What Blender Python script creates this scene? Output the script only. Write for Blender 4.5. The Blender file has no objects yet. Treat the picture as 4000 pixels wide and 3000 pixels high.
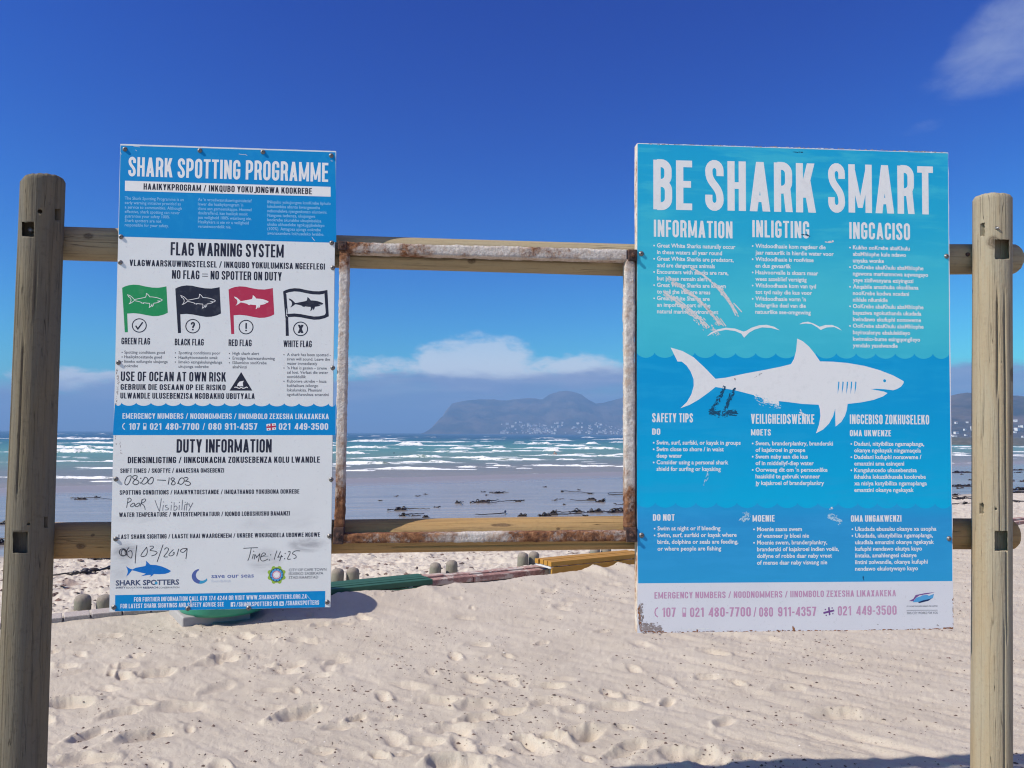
import bpy, bmesh, math, random
import numpy as np
from mathutils import Vector, Matrix
from mathutils.geometry import delaunay_2d_cdt

# ------------------------------------------------------------------ camera, sky, sun, exposure
S = bpy.context.scene
COL = S.collection
HC, FPX = 1.68, 3005.0                      # eye height (m), focal length in photo pixels
PITCH, ROLL = math.atan(191 / FPX), math.radians(0.35)
_r, _f, _u = np.array([1., 0, 0]), np.array([0, math.cos(PITCH), math.sin(PITCH)]), np.array([0, -math.sin(PITCH), math.cos(PITCH)])
CR = _r * math.cos(ROLL) + _u * math.sin(ROLL)
CU = _u * math.cos(ROLL) - _r * math.sin(ROLL)
CF = _f
cam_data = bpy.data.cameras.new('camera')
cam = bpy.data.objects.new('camera', cam_data); COL.objects.link(cam); S.camera = cam
cam_data.sensor_width = 36.0; cam_data.lens = 36 * FPX / 4000
cam_data.clip_start = 0.05; cam_data.clip_end = 30000
cam.matrix_world = Matrix(((CR[0], CU[0], -CF[0], 0), (CR[1], CU[1], -CF[1], 0), (CR[2], CU[2], -CF[2], HC), (0, 0, 0, 1)))

SUN_EL, SUN_AZ = math.radians(42.8), math.radians(66)     # azimuth from -Y towards -X
sun_dir = Vector((-math.sin(SUN_AZ) * math.cos(SUN_EL), -math.cos(SUN_AZ) * math.cos(SUN_EL), math.sin(SUN_EL)))
sd = bpy.data.lights.new('sun', 'SUN'); sd.energy = 5.0; sd.angle = math.radians(0.5); sd.color = (1.0, 0.93, 0.83)
so = bpy.data.objects.new('sun', sd); COL.objects.link(so)
so.rotation_euler = sun_dir.to_track_quat('Z', 'Y').to_euler(); so.location = (-20, -10, 30)
S.view_settings.view_transform = 'Standard'; S.view_settings.look = 'None'; S.view_settings.exposure = 0.15
S.cycles.filter_width = 1.15; S.cycles.volume_bounces = 0; S.cycles.max_bounces = 6; S.cycles.diffuse_bounces = 1; S.cycles.glossy_bounces = 2


class NG:
    """small helper to write node maths as expressions"""
    def __init__(self, nt): self.nt = nt
    def n(self, t, **k):
        x = self.nt.nodes.new(t)
        for a, b in k.items(): setattr(x, a, b)
        return x
    def put(self, sock, v):
        if isinstance(v, (int, float)): sock.default_value = v
        elif isinstance(v, (tuple, list)):
            sock.default_value = tuple(v) + (1,) * (len(sock.default_value) - len(v)) if hasattr(sock.default_value, '__len__') else v
        else: self.nt.links.new(v, sock)
    def m(self, op, a, b=None, c=None, clamp=False):
        x = self.n('ShaderNodeMath', operation=op, use_clamp=clamp)
        self.put(x.inputs[0], a)
        if b is not None: self.put(x.inputs[1], b)
        if c is not None: self.put(x.inputs[2], c)
        return x.outputs[0]
    def add(self, a, b): return self.m('ADD', a, b)
    def sub(self, a, b): return self.m('SUBTRACT', a, b)
    def mul(self, a, b): return self.m('MULTIPLY', a, b)
    def ss(self, v, a, b, lo=0.0, hi=1.0):
        x = self.n('ShaderNodeMapRange', interpolation_type='SMOOTHSTEP')
        self.put(x.inputs[0], v); self.put(x.inputs[1], a); self.put(x.inputs[2], b); self.put(x.inputs[3], lo); self.put(x.inputs[4], hi)
        return x.outputs[0]
    def mix(self, f, a, b, blend='MIX'):
        x = self.n('ShaderNodeMix', data_type='RGBA', blend_type=blend)
        self.put(x.inputs[0], f); self.put(x.inputs[6], a); self.put(x.inputs[7], b)
        return x.outputs[2]
    def noise(self, vec, scale, detail=4, rough=0.55, dist=0.0):
        x = self.n('ShaderNodeTexNoise')
        if vec is not None: self.nt.links.new(vec, x.inputs['Vector'])
        x.inputs['Scale'].default_value = scale; x.inputs['Detail'].default_value = detail
        x.inputs['Roughness'].default_value = rough; x.inputs['Distortion'].default_value = dist
        return x.outputs[0]
    def voro(self, vec, scale, feature='F1'):
        x = self.n('ShaderNodeTexVoronoi', feature=feature)
        self.nt.links.new(vec, x.inputs['Vector']); x.inputs['Scale'].default_value = scale
        return x
    def mapping(self, vec, loc=(0, 0, 0), rot=(0, 0, 0), scale=(1, 1, 1)):
        x = self.n('ShaderNodeMapping'); self.nt.links.new(vec, x.inputs[0])
        x.inputs[1].default_value = loc; x.inputs[2].default_value = rot; x.inputs[3].default_value = scale
        return x.outputs[0]
    def ramp(self, v, stops):
        x = self.n('ShaderNodeValToRGB'); e = x.color_ramp.elements
        while len(e) < len(stops): e.new(0.5)
        for i, (p, c) in enumerate(stops):
            e[i].position = p; e[i].color = tuple(c) + (1,) if len(c) == 3 else c
        self.put(x.inputs[0], v)
        return x.outputs[0]
    def attr(self, name):
        return self.n('ShaderNodeAttribute', attribute_name=name).outputs['Fac']
    def coord(self, which='Object'):
        return self.n('ShaderNodeTexCoord').outputs[which]


def build_world():
    w = bpy.data.worlds.new('World'); S.world = w; w.use_nodes = True
    nt = w.node_tree; g = NG(nt); bg = nt.nodes['Background']
    sky = g.n('ShaderNodeTexSky', sky_type='NISHITA', sun_disc=False)
    sky.sun_elevation = SUN_EL; sky.sun_rotation = math.radians(180) + SUN_AZ
    sky.air_density = 1.0; sky.dust_density = 0.3; sky.ozone_density = 3.0
    sp = g.n('ShaderNodeSeparateColor'); nt.links.new(sky.outputs[0], sp.inputs[0])
    ch = []
    for i, (k, gm) in enumerate(SKY_TINT):              # a deep, clear, wind-washed blue
        ch.append(g.mul(g.m('POWER', g.mul(sp.outputs[i], 0.1), gm), 10 * k))
    cc = g.n('ShaderNodeCombineColor')
    for i in range(3): nt.links.new(ch[i], cc.inputs[i])
    base = cc.outputs[0]
    # clouds, laid out by compass bearing and height above the horizon
    d = g.coord('Generated'); s = g.n('ShaderNodeSeparateXYZ'); nt.links.new(d, s.inputs[0])
    az = g.m('ARCTAN2', s.outputs[0], s.outputs[1]); el = g.m('ARCSINE', s.outputs[2])
    def vec(sx, sy, off=0.0):
        c = g.n('ShaderNodeCombineXYZ'); nt.links.new(g.mul(az, sx), c.inputs[0]); nt.links.new(g.mul(el, sy), c.inputs[1]); c.inputs[2].default_value = off
        return c.outputs[0]
    def blob(a0, e0, ra, re, tilt=0.0):
        da = g.sub(az, a0); de = g.sub(g.sub(el, e0), g.mul(da, tilt))
        q = g.add(g.m('POWER', g.m('ABSOLUTE', g.mul(da, 1 / ra)), 2.0), g.m('POWER', g.m('ABSOLUTE', g.mul(de, 1 / re)), 2.0))
        return g.ss(q, 0.0, 1.0, 1.0, 0.0)
    n1 = g.noise(vec(16, 38), 1.0, 9, 0.58, 0.35)
    n2 = g.noise(vec(7, 30, 3.1), 1.0, 7, 0.55, 0.2)
    n3 = g.noise(vec(60, 130, 7.7), 1.0, 6, 0.6, 0.3)
    col = base
    # grey-blue bank lying along the horizon
    top = g.add(g.add(0.052, g.mul(g.sub(n2, 0.5), 0.050)), g.mul(g.sub(n3, 0.5), 0.010))
    top = g.add(top, g.mul(g.ss(az, -0.5, -0.12), 0.026))
    bank = g.ss(g.sub(el, top), -0.010, 0.008, 1.0, 0.0)
    bank = g.mul(bank, g.ss(n2, 0.15, 0.6, 0.70, 0.95))
    bankcol = g.mix(g.ss(g.noise(vec(9, 75, 9.2), 1.0, 5, 0.5), 0.35, 0.7), CLOUD_BANK, CLOUD_BANK2)
    # sunlit cumulus above the bank
    m = g.m('MAXIMUM', blob(-0.045, 0.088, 0.125, 0.058), g.mul(blob(-0.17, 0.082, 0.13, 0.026), 0.75))
    m = g.m('MAXIMUM', m, g.mul(blob(-0.52, 0.058, 0.10, 0.022), 0.9))
    m = g.m('MAXIMUM', m, g.mul(blob(0.09, 0.080, 0.24, 0.034), 0.85))
    cu = g.ss(g.add(g.mul(m, 0.70), g.add(g.mul(n1, 0.95), g.mul(n3, 0.35))), 0.92, 1.28)
    bright = g.ss(el, 0.070, 0.125, 1.0, 0.62)
    col = g.mix(g.mul(g.mul(cu, bright), 0.92), col, CLOUD_WHITE)
    col = g.mix(bank, col, bankcol)
    # thin veil high on the right
    m = g.m('MAXIMUM', blob(0.610, 0.425, 0.145, 0.075, 0.35), g.mul(blob(0.50, 0.345, 0.05, 0.012, 0.1), 0.5))
    n4 = g.noise(g.mapping(vec(20, 24, 1.3), rot=(0, 0, -0.5), scale=(1, 1.8, 1)), 1.0, 8, 0.62, 0.4)
    veil = g.ss(g.add(g.mul(m, 0.7), g.mul(n4, 0.6)), 0.55, 1.25, 0.0, 0.50)
    col = g.mix(g.mul(veil, g.ss(m, 0.0, 0.25)), col, CLOUD_VEIL)
    # unseen broken cloud overhead, added as warm fill light for the blue shadows
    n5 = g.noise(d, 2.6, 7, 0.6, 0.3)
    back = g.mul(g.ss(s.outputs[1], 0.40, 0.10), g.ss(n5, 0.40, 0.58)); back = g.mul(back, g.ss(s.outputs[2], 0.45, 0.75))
    col = g.mix(g.mul(back, 0.9), col, CLOUD_FILL)
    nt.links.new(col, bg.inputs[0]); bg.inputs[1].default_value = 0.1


SKY_TINT = ((0.50, 2.1), (2.30, 2.3), (1.45, 1.28))
CLOUD_FILL = (7.0, 5.4, 4.2)  # tint of the added out-of-view cloud that warms the shadows
CLOUD_WHITE, CLOUD_BANK, CLOUD_BANK2, CLOUD_VEIL = (8.8, 9.0, 9.2), (2.0, 2.65, 4.7), (3.3, 3.7, 5.4), (4.2, 4.9, 6.6)
build_world()


# ------------------------------------------------------------------ measuring helpers
def ray(px, py):
    return CF + CR * ((px - 2000) / FPX) + CU * ((1500 - py) / FPX)
EYE = np.array([0, 0, HC])
KP, Y0 = 0.085, 2.94                         # the sign wall: a vertical plane Y = Y0 + KP * X
PN = np.array([KP, -1, 0]) / math.hypot(KP, 1)
PU = np.array([1, KP, 0]) / math.hypot(KP, 1)
PC = PN @ np.array([0, Y0, 0])
def on_plane(px, py, w=0.0):
    d = ray(px, py); return EYE + d * ((PC + w) / (d @ PN))
def on_level(px, py, z):
    d = ray(px, py); return EYE + d * ((z - HC) / d[2])
WK, WY, WN = 0.595, 9.2, math.hypot(1, 0.595)   # the low wall: Y = WY + WK * X
WDIR = np.array([1, WK, 0]) / WN; WPERP = np.array([-WK, 1, 0]) / WN
SEA = -2.52
def beach_s(x, y): return (y - WY - WK * x) / WN
def beach_z(x, y):
    s = beach_s(x, y)
    return np.where(s < 0, 0.0, np.where(s < 1, -0.12 * s * s * (3 - 2 * s), -0.12 - 0.0412 * (s - 1)))
def on_beach(px, py):
    z = 0.0
    for _ in range(40):
        p = on_level(px, py, z); z = 0.5 * z + 0.5 * float(beach_z(p[0], p[1]))
    return p


# ------------------------------------------------------------------ noise in numpy
def _h(ix, iy, seed):
    n = (ix.astype(np.int64) * 374761393 + iy.astype(np.int64) * 668265263 + seed * 974711) & 0x7fffffff
    n = ((n ^ (n >> 13)) * 1274126177) & 0x7fffffff
    return ((n ^ (n >> 16)) & 0xffff) / 65535.0
def vnoise(x, y, seed=0):
    ix, iy = np.floor(x), np.floor(y); fx, fy = x - ix, y - iy
    fx, fy = fx * fx * fx * (fx * (fx * 6 - 15) + 10), fy * fy * fy * (fy * (fy * 6 - 15) + 10)
    a, b, c, d = _h(ix, iy, seed), _h(ix + 1, iy, seed), _h(ix, iy + 1, seed), _h(ix + 1, iy + 1, seed)
    return (a + (b - a) * fx) * (1 - fy) + (c + (d - c) * fx) * fy
def fbm(x, y, seed=0, octv=4, gain=0.5):
    t, amp, tot = 0, 1.0, 0
    for o in range(octv):
        t = t + amp * (vnoise(x * 2 ** o + 13.7 * o, y * 2 ** o - 7.1 * o, seed + o) - 0.5); tot += amp; amp *= gain
    return t / tot
def sstep(a, b, x):
    t = np.clip((x - a) / (b - a), 0, 1); return t * t * (3 - 2 * t)


# ------------------------------------------------------------------ object helpers
def tag(o, label=None, cat=None, group=None, kind=None):
    if label: o['label'] = label
    if cat: o['category'] = cat
    if group: o['group'] = group
    if kind: o['kind'] = kind
    return o
def thing(name, label, cat, loc=(0, 0, 0), group=None):
    o = bpy.data.objects.new(name, None); COL.objects.link(o); o.location = loc; o.empty_display_size = 0.1
    return tag(o, label, cat, group)
class MB:
    """collects shapes in world coordinates for one mesh"""
    def __init__(self): self.v, self.f, self.mi, self.cur = [], [], [], 0
    def add(self, vs, fs):
        b = len(self.v); self.v += [tuple(map(float, p)) for p in vs]
        self.f += [tuple(i + b for i in q) for q in fs]; self.mi += [self.cur] * len(fs)
    def box(self, c, a, b, d):
        """centre and three half-axis vectors"""
        c, a, b, d = map(np.asarray, (c, a, b, d)); vs = [c + i * a + j * b + k * d for i in (-1, 1) for j in (-1, 1) for k in (-1, 1)]
        fs = [(0, 1, 3, 2), (4, 6, 7, 5), (0, 4, 5, 1), (2, 3, 7, 6), (0, 2, 6, 4), (1, 5, 7, 3)]
        if np.dot(np.cross(a, b), d) < 0: fs = [q[::-1] for q in fs]
        self.add(vs, fs)
    def tube(self, pts, rad, n=8, flat=1.0, cap=True, up=(0, 0, 1)):
        pts = [np.asarray(p, float) for p in pts]; m = len(pts)
        rad = [rad] * m if isinstance(rad, (int, float)) else rad; vs, fs = [], []
        for i, p in enumerate(pts):
            t = pts[min(i + 1, m - 1)] - pts[max(i - 1, 0)]; t = t / (np.linalg.norm(t) + 1e-9)
            s = np.cross(t, up); s = s / (np.linalg.norm(s) + 1e-9) if np.linalg.norm(s) > 1e-4 else np.array([1., 0, 0]); q = np.cross(s, t)
            for k in range(n):
                a = 2 * math.pi * k / n; vs.append(p + rad[i] * (math.cos(a) * s + flat * math.sin(a) * q))
        for i in range(m - 1):
            for k in range(n): fs.append((i * n + k, i * n + (k + 1) % n, (i + 1) * n + (k + 1) % n, (i + 1) * n + k))
        if cap: fs += [tuple(range(n))[::-1], tuple((m - 1) * n + k for k in range(n))]
        self.add(vs, fs)
    def lathe(self, c, prof, n=24, axis=(0, 0, 1), ref=None):
        """profile of (radius, height) about an axis through c"""
        ax = np.asarray(axis, float); ax /= np.linalg.norm(ax)
        r = np.asarray(ref if ref is not None else ((1, 0, 0) if abs(ax[0]) < 0.9 else (0, 1, 0)), float); r = r - ax * (r @ ax); r /= np.linalg.norm(r); q = np.cross(ax, r)
        vs, fs = [], []
        for (rr, hh) in prof:
            for k in range(n):
                a = 2 * math.pi * k / n; vs.append(np.asarray(c) + ax * hh + rr * (math.cos(a) * r + math.sin(a) * q))
        for i in range(len(prof) - 1):
            for k in range(n): fs.append((i * n + k, i * n + (k + 1) % n, (i + 1) * n + (k + 1) % n, (i + 1) * n + k))
        fs += [tuple(range(n))[::-1], tuple((len(prof) - 1) * n + k for k in range(n))]
        self.add(vs, fs)
    def build(self, name, mats, parent=None, smooth=False, bevel=0.0):
        me = bpy.data.meshes.new(name); off = np.asarray(parent.location) if parent is not None else np.zeros(3)
        o2 = parent
        while o2 is not None and o2.parent is not None: o2 = o2.parent; off = off + np.asarray(o2.location)
        me.from_pydata([tuple(np.asarray(p) - off) for p in self.v], [], self.f)
        for m in (mats if isinstance(mats, (list, tuple)) else [mats]): me.materials.append(m)
        me.polygons.foreach_set('material_index', self.mi)
        if smooth: me.polygons.foreach_set('use_smooth', [True] * len(me.polygons))
        me.update(); o = bpy.data.objects.new(name, me); COL.objects.link(o)
        if parent is not None: o.parent = parent
        if bevel > 0:
            mo = o.modifiers.new('edge', 'BEVEL'); mo.width = bevel; mo.segments = 2; mo.limit_method = 'ANGLE'
        return o
def child_of(o, parent):
    o.parent = parent; return o
def grid_mesh(name, X, Y, Z, mat, attrs=None, parent=None):
    r, c = X.shape; me = bpy.data.meshes.new(name)
    co = np.stack([X, Y, Z], -1).reshape(-1, 3).astype(np.float32)
    i = np.arange((r - 1) * (c - 1)); ro, cl = i // (c - 1), i % (c - 1); a = ro * c + cl
    q = np.stack([a, a + 1, a + c + 1, a + c], -1).astype(np.int32)
    me.vertices.add(len(co)); me.vertices.foreach_set('co', co.ravel())
    me.loops.add(q.size); me.loops.foreach_set('vertex_index', q.ravel())
    me.polygons.add(len(q)); me.polygons.foreach_set('loop_start', np.arange(0, q.size, 4, dtype=np.int32))
    me.polygons.foreach_set('use_smooth', np.ones(len(q), bool))
    me.update(calc_edges=True)
    for k, v in (attrs or {}).items():
        at = me.attributes.new(k, 'FLOAT', 'POINT'); at.data.foreach_set('value', v.reshape(-1).astype(np.float32))
    me.materials.append(mat); o = bpy.data.objects.new(name, me); COL.objects.link(o)
    if parent: o.parent = parent
    return o
MATS = {}
def mat(name, color=(0.5, 0.5, 0.5), rough=0.6, metal=0.0, spec=0.5, fn=None):
    if name in MATS: return MATS[name]
    m = bpy.data.materials.new(name); m.use_nodes = True; nt = m.node_tree; b = nt.nodes['Principled BSDF']
    b.inputs['Base Color'].default_value = tuple(color) + (1,); b.inputs['Roughness'].default_value = rough
    b.inputs['Metallic'].default_value = metal; b.inputs['Specular IOR Level'].default_value = spec
    if fn: fn(NG(nt), b)
    MATS[name] = m; return m
def bump(g, b, h, strength=0.5, dist=0.01):
    x = g.n('ShaderNodeBump'); x.inputs['Strength'].default_value = strength; x.inputs['Distance'].default_value = dist
    g.nt.links.new(h, x.inputs['Height']); g.nt.links.new(x.outputs[0], b.inputs['Normal'])
# ------------------------------------------------------------------ the setting: sand, sea, hills, air
def sand_mat(g, b):
    c = g.coord('Object'); wet = g.attr('wet'); tr = g.attr('trampled')
    n1 = g.noise(c, 1.3, 5, 0.6); n2 = g.noise(c, 14, 4, 0.6); n3 = g.noise(c, 260, 3, 0.7); n4 = g.noise(c, 900, 2, 0.6)
    base = g.mix(g.ss(n1, 0.32, 0.68), (0.578, 0.510, 0.420), (0.522, 0.455, 0.370))
    base = g.mix(g.ss(n2, 0.45, 0.75, 0, 0.35), base, (0.50, 0.425, 0.325))
    base = g.mix(g.mul(g.ss(n3, 0.56, 0.70, 0, 0.5), 1.0), base, (0.36, 0.31, 0.29))
    base = g.mix(g.ss(n4, 0.60, 0.72, 0, 0.35), base, (0.72, 0.68, 0.65))
    n5 = g.noise(c, 85, 3, .65); base = g.mix(g.ss(n5, .56, .70, 0, .5), base, (0.40, 0.34, 0.30)); base = g.mix(g.ss(g.noise(c, 46, 3, .6), .60, .74, 0, .35), base, (0.68, 0.63, 0.57))
    v = g.voro(c, 34); sp = g.mul(g.ss(v.outputs['Distance'], 0.08, 0.16, 1, 0), g.ss(g.noise(c, 3.5, 4, 0.6), 0.50, 0.66))
    base = g.mix(g.mul(sp, 0.55), base, (0.20, 0.15, 0.14))
    # coarse shelly sand on the sea side of the wall
    base = g.mix(g.mul(tr, 0.6), base, (0.62, 0.56, 0.48))
    weed = g.mul(g.ss(g.noise(g.mapping(c, scale=(1.1, 2.6, 1)), 1.6, 5, 0.65), 0.57, 0.66), tr)
    base = g.mix(g.mul(weed, 0.55), base, (0.22, 0.125, 0.105))
    streak = g.noise(g.mapping(c, rot=(0, 0, 0.54), scale=(0.10, 1.0, 1)), 1.4, 5, 0.6)
    wcol = g.mix(g.ss(streak, 0.3, 0.7), (0.225, 0.20, 0.18), (0.37, 0.32, 0.27))
    wash = g.attr('wash'); wcol = g.mix(wash, wcol, (0.30, 0.25, 0.22))
    g.put(b.inputs['Base Color'], g.mix(wet, base, wcol))
    g.put(b.inputs['Roughness'], g.add(g.ss(wet, 0.35, 1.0, 0.9, 0.22), g.mul(wash, .16)))
    g.put(b.inputs['Specular IOR Level'], g.ss(wet, 0.3, 1.0, 0.15, 0.6))
    rip = g.noise(g.mapping(c, rot=(0, 0, 0.54), scale=(0.35, 3.2, 1)), 1.6, 3, 0.5)
    h = g.mul(g.add(g.add(g.mul(n3, 0.5), g.mul(n4, 0.3)), g.mul(n5, .9)), g.sub(1, wet))
    h = g.add(h, g.mul(g.mul(rip, wet), 0.55))
    bump(g, b, h, 0.55, 0.012)
M_SAND = mat('beach_sand', fn=sand_mat)

rng = np.random.default_rng(11)
FOOT = []
for px, py, a, L, dp in [(600, 2640, 0.5, .28, .05), (1160, 2790, .9, .32, .06), (340, 2870, 1.3, .25, .04), (260, 2745, .2, .32, .065), (870, 2580, .1, .26, .055),
                         (1140, 2600, .5, .24, .04), (1060, 2610, .2, .2, .035), (1320, 2585, .6, .2, .035), (1240, 2640, .4, .2, .03), (490, 2610, .5, .2, .035),
                         (1170, 2510, .1, .26, .04), (1240, 2510, .8, .2, .03), (570, 2870, .8, .34, .05), (480, 2780, .7, .22, .035), (1330, 2440, .2, .2, .035),
                         (1870, 2520, .2, .22, .035), (2060, 2890, -.6, .2, .06), (2150, 2875, -.3, .16, .05), (2280, 2860, .5, .3, .05), (2080, 2925, .1, .3, .03),
                         (1800, 2990, .1, .35, .05), (1870, 2800, .4, .26, .03), (2400, 2760, .2, .3, .035), (3260, 2790, .2, .36, .035), (2760, 2640, .3, .2, .03),
                         (2830, 2820, .9, .22, .03), (2680, 2950, .3, .4, .05), (3080, 2690, .3, .3, .025), (1480, 2345, .3, .1, .02), (700, 2760, .3, .34, .03)]:
    p = on_level(px, py, 0); FOOT.append((p[0], p[1], a, L * .8, dp * .8))
for i in range(190):
    y = rng.uniform(3.4, 9); x = rng.uniform(-0.62, 0.35) * y
    if beach_s(x, y) < -0.7: FOOT.append((x, y, rng.uniform(-1.2, 1.2), rng.uniform(.09, .24), rng.uniform(.008, .032)))

DRIFT = [float((on_level(px, py, .06) - np.array([0, WY, 0])) @ WDIR) for px, py in ((2236, 2200), (2332, 2190), (1660, 2290), (1760, 2272), (2520, 2175), (1310, 2318))]
def sand_height(X, Y):
    s = beach_s(X, Y); z = np.array(beach_z(X, Y), dtype=float)
    dry = 1 - sstep(6.0, 8.5, s); near = 1 - sstep(14, 22, Y)
    z += 0.035 * fbm(X * .45, Y * .45, 3, 3) * dry
    lump = fbm(X * 2.2, Y * 2.2, 9, 4, .55)
    left = 1 - sstep(0.3, 2.6, X - 0.12 * Y)
    z += dry * near * lump * (0.019 * left + 0.010)
    z += dry * near * (0.011 * fbm(X * 9, Y * 9, 77, 4, .6) + 0.005 * fbm(X * 34, Y * 34, 79, 3, .6))
    # wind ripples, streaming away to lower right
    a = X * 0.80 - Y * 0.60; c = X * 0.60 + Y * 0.80
    rip = fbm(a * 1.3, c * 7.5, 21, 4, .6); rip2 = fbm(a * 4 + 9, c * 16, 25, 3, .6)
    wr = dry * near * (1 - sstep(-.6, .1, s)) * (0.35 + 0.65 * sstep(-0.8, 1.4, X - 0.10 * Y))
    z += wr * (0.030 * rip - 0.030 * np.abs(rip) + 0.018 * rip2 - 0.010 * np.abs(rip2))
    # tread marks
    for (fx, fy, an, L, dp) in FOOT:
        m = (np.abs(X - fx) < L * 1.3) & (np.abs(Y - fy) < L * 1.3)
        if not m.any(): continue
        dx, dy = X[m] - fx, Y[m] - fy; ca, sa = math.cos(an), math.sin(an)
        p, q = dx * ca + dy * sa, -dx * sa + dy * ca
        q = q + 0.15 * np.sin(p / L * 5) * L * .3
        r = (p / (L * .5)) ** 2 + (q / (L * .24)) ** 2
        sr = np.sqrt(r) * (1 + .7 * fbm(dx * 11 + fx * 50, dy * 11 + fy * 50, 5, 3)); z[m] += -dp * (1 - sstep(.35, 1.25, sr)) * (1 + .5 * p / L) + 0.26 * dp * np.exp(-((sr - 1.45) / .34) ** 2) * (1 + .8 * np.tanh(q / (L * .12)))
    # drift piled against the wall and the buried benches, scalloped by the wind
    t = (X * WDIR[0] + (Y - WY) * WDIR[1])
    cusp = .25 * (1 - np.abs(np.sin(t * 2.9 + 1.1 * np.sin(t * 1.3) + .4)))
    for tp in DRIFT: cusp = np.maximum(cusp, np.exp(-np.abs(t - tp) / .15))
    bank = np.where(s > -.36, np.exp(-((s + .36) / .085) ** 2), np.exp(-((s + .36) / .42) ** 2))
    on = sstep(-2.7, -2.1, t) * (1 - 0.0 * t)
    z += bank * (0.050 + 0.075 * cusp * (.45 + .55 * sstep(-.6, .2, t))) * on
    z -= 0.05 * np.exp(-((s + .1) / .2) ** 2) * on
    z += 0.05 * np.exp(-(((X + 1.75) / .5) ** 2 + ((Y - 7.95) / .16) ** 2))
    # trodden soft sand beyond the wall
    tr = sstep(0.15, 0.5, s) * (1 - sstep(5.0, 7.2, s))
    b1 = fbm(X * 2.2, Y * 3.8, 51, 4, .6); b2 = np.abs(fbm(X * 3.6, Y * 6.5, 57, 4, .6))
    z += tr * (0.10 * b1 - 0.15 * b2 + 0.03 + 0.03 * fbm(X * 9, Y * 15, 59, 3))
    wetz = sstep(6.0, 8.5, s) * (1 - sstep(54, 60, s))
    z += wetz * 0.020 * fbm(a * .15 + X * .1, (Y - .6 * X) * 1.1, 91, 3)
    return z, s, tr

def build_sand():
    u = np.concatenate([np.linspace(-2.6, -0.76, 120)[:-1], np.linspace(-0.76, 0.76, 1150), np.linspace(0.76, 2.6, 120)[1:]])
    rows = [0.4, 0.8, 1.2, 1.6, 2.0, 2.4, 2.7, 2.9]; y = 3.0
    while y < 190:
        rows.append(y); y += min(max(1.15 * y * y / (HC * 769), 0.006), 0.14 if y > 14 else 0.05) if y < 60 else 1.2
    U, Y = np.meshgrid(u, np.array(rows)); X = U * Y
    z, s, tr = sand_height(X, Y)
    edge = 0.9 * fbm(X * .5, Y * .5, 33, 4)
    wet = sstep(6.3, 7.6, s + edge * 1.3)
    o = grid_mesh('sand', X, Y, z, M_SAND, {'wet': wet, 'trampled': tr, 'wash': sstep(33, 50, s + edge * 5)})
    return tag(o, kind='structure')
build_sand()
gb = MB(); gb.box((0, -60, -0.6), (300, 0, 0), (0, 60.9, 0), (0, 0, 0.5)); tag(gb.build('ground', M_SAND), kind='structure')

# --- sea
def sea_mat(g, b):
    c = g.coord('Object'); d = g.attr('depth'); f = g.attr('foam')
    col = g.ramp(g.mul(d, 0.05), [(0.0, (0.27, 0.245, 0.225)), (0.045, (0.20, 0.21, 0.195)), (0.10, (0.165, 0.255, 0.205)), (0.24, (0.105, 0.265, 0.225)), (0.45, (0.050, 0.175, 0.175)), (0.9, (0.018, 0.075, 0.13))])
    n = g.noise(g.mapping(c, scale=(0.35, 1.0, 1)), 0.25, 5, 0.6)
    col = g.mix(g.ss(n, 0.35, 0.65, 0, 0.35), col, g.mix(0.5, col, (0.05, 0.15, 0.17)))
    lace = g.noise(g.mapping(c, scale=(0.55, 1.2, 1.5)), 2.2, 6, 0.72)
    fine = g.noise(g.mapping(c, scale=(0.6, 1.0, 2.5)), 7.0, 4, 0.7)
    foam = g.ss(g.add(g.mul(f, 1.0), g.add(g.mul(g.sub(lace, 0.5), 1.9), g.mul(g.sub(fine, .5), 1.1))), 0.46, 0.86)
    g.put(b.inputs['Base Color'], g.mix(foam, col, (0.86, 0.87, 0.87)))
    g.put(b.inputs['Roughness'], g.ss(foam, 0, 1, 0.40, 0.95)); b.inputs['Specular IOR Level'].default_value = 0.20
    w = g.noise(g.mapping(c, scale=(0.4, 1.0, 1)), 1.1, 5, 0.62); w2 = g.noise(c, 5.0, 4, 0.6)
    bump(g, b, g.add(w, g.mul(w2, 0.25)), 0.55, 0.30)
M_SEA = mat('sea_water', fn=sea_mat)
BREAK = []     # (photo x0, x1, y of the foot, height in photo px)
def _bk(ox, oy, k, rows):
    for y, a, c, h in rows: BREAK.append((ox + k * a, ox + k * c, oy + k * (y + h * .5), k * h))
_bk(1280, 1680, .2803, [(120, 750, 980, 12), (145, 270, 1080, 30), (160, 1080, 1530, 15), (190, 930, 1350, 40), (212, 1350, 1900, 17), (230, 240, 890, 35), (210, 2000, 2300, 18), (248, 1710, 2050, 30),
    (295, 1430, 1970, 26), (312, 200, 520, 35), (360, 920, 1620, 38), (385, 430, 900, 16), (380, 1690, 2340, 22), (455, 200, 900, 35), (437, 930, 1780, 28), (505, 1880, 2080, 28), (530, 660, 1590, 34),
    (560, 200, 580, 18), (542, 1090, 1760, 11), (80, 610, 740, 14), (75, 1570, 1720, 10), (95, 1330, 1520, 9), (125, 1790, 2000, 8), (160, 1640, 1930, 12)])
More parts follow.
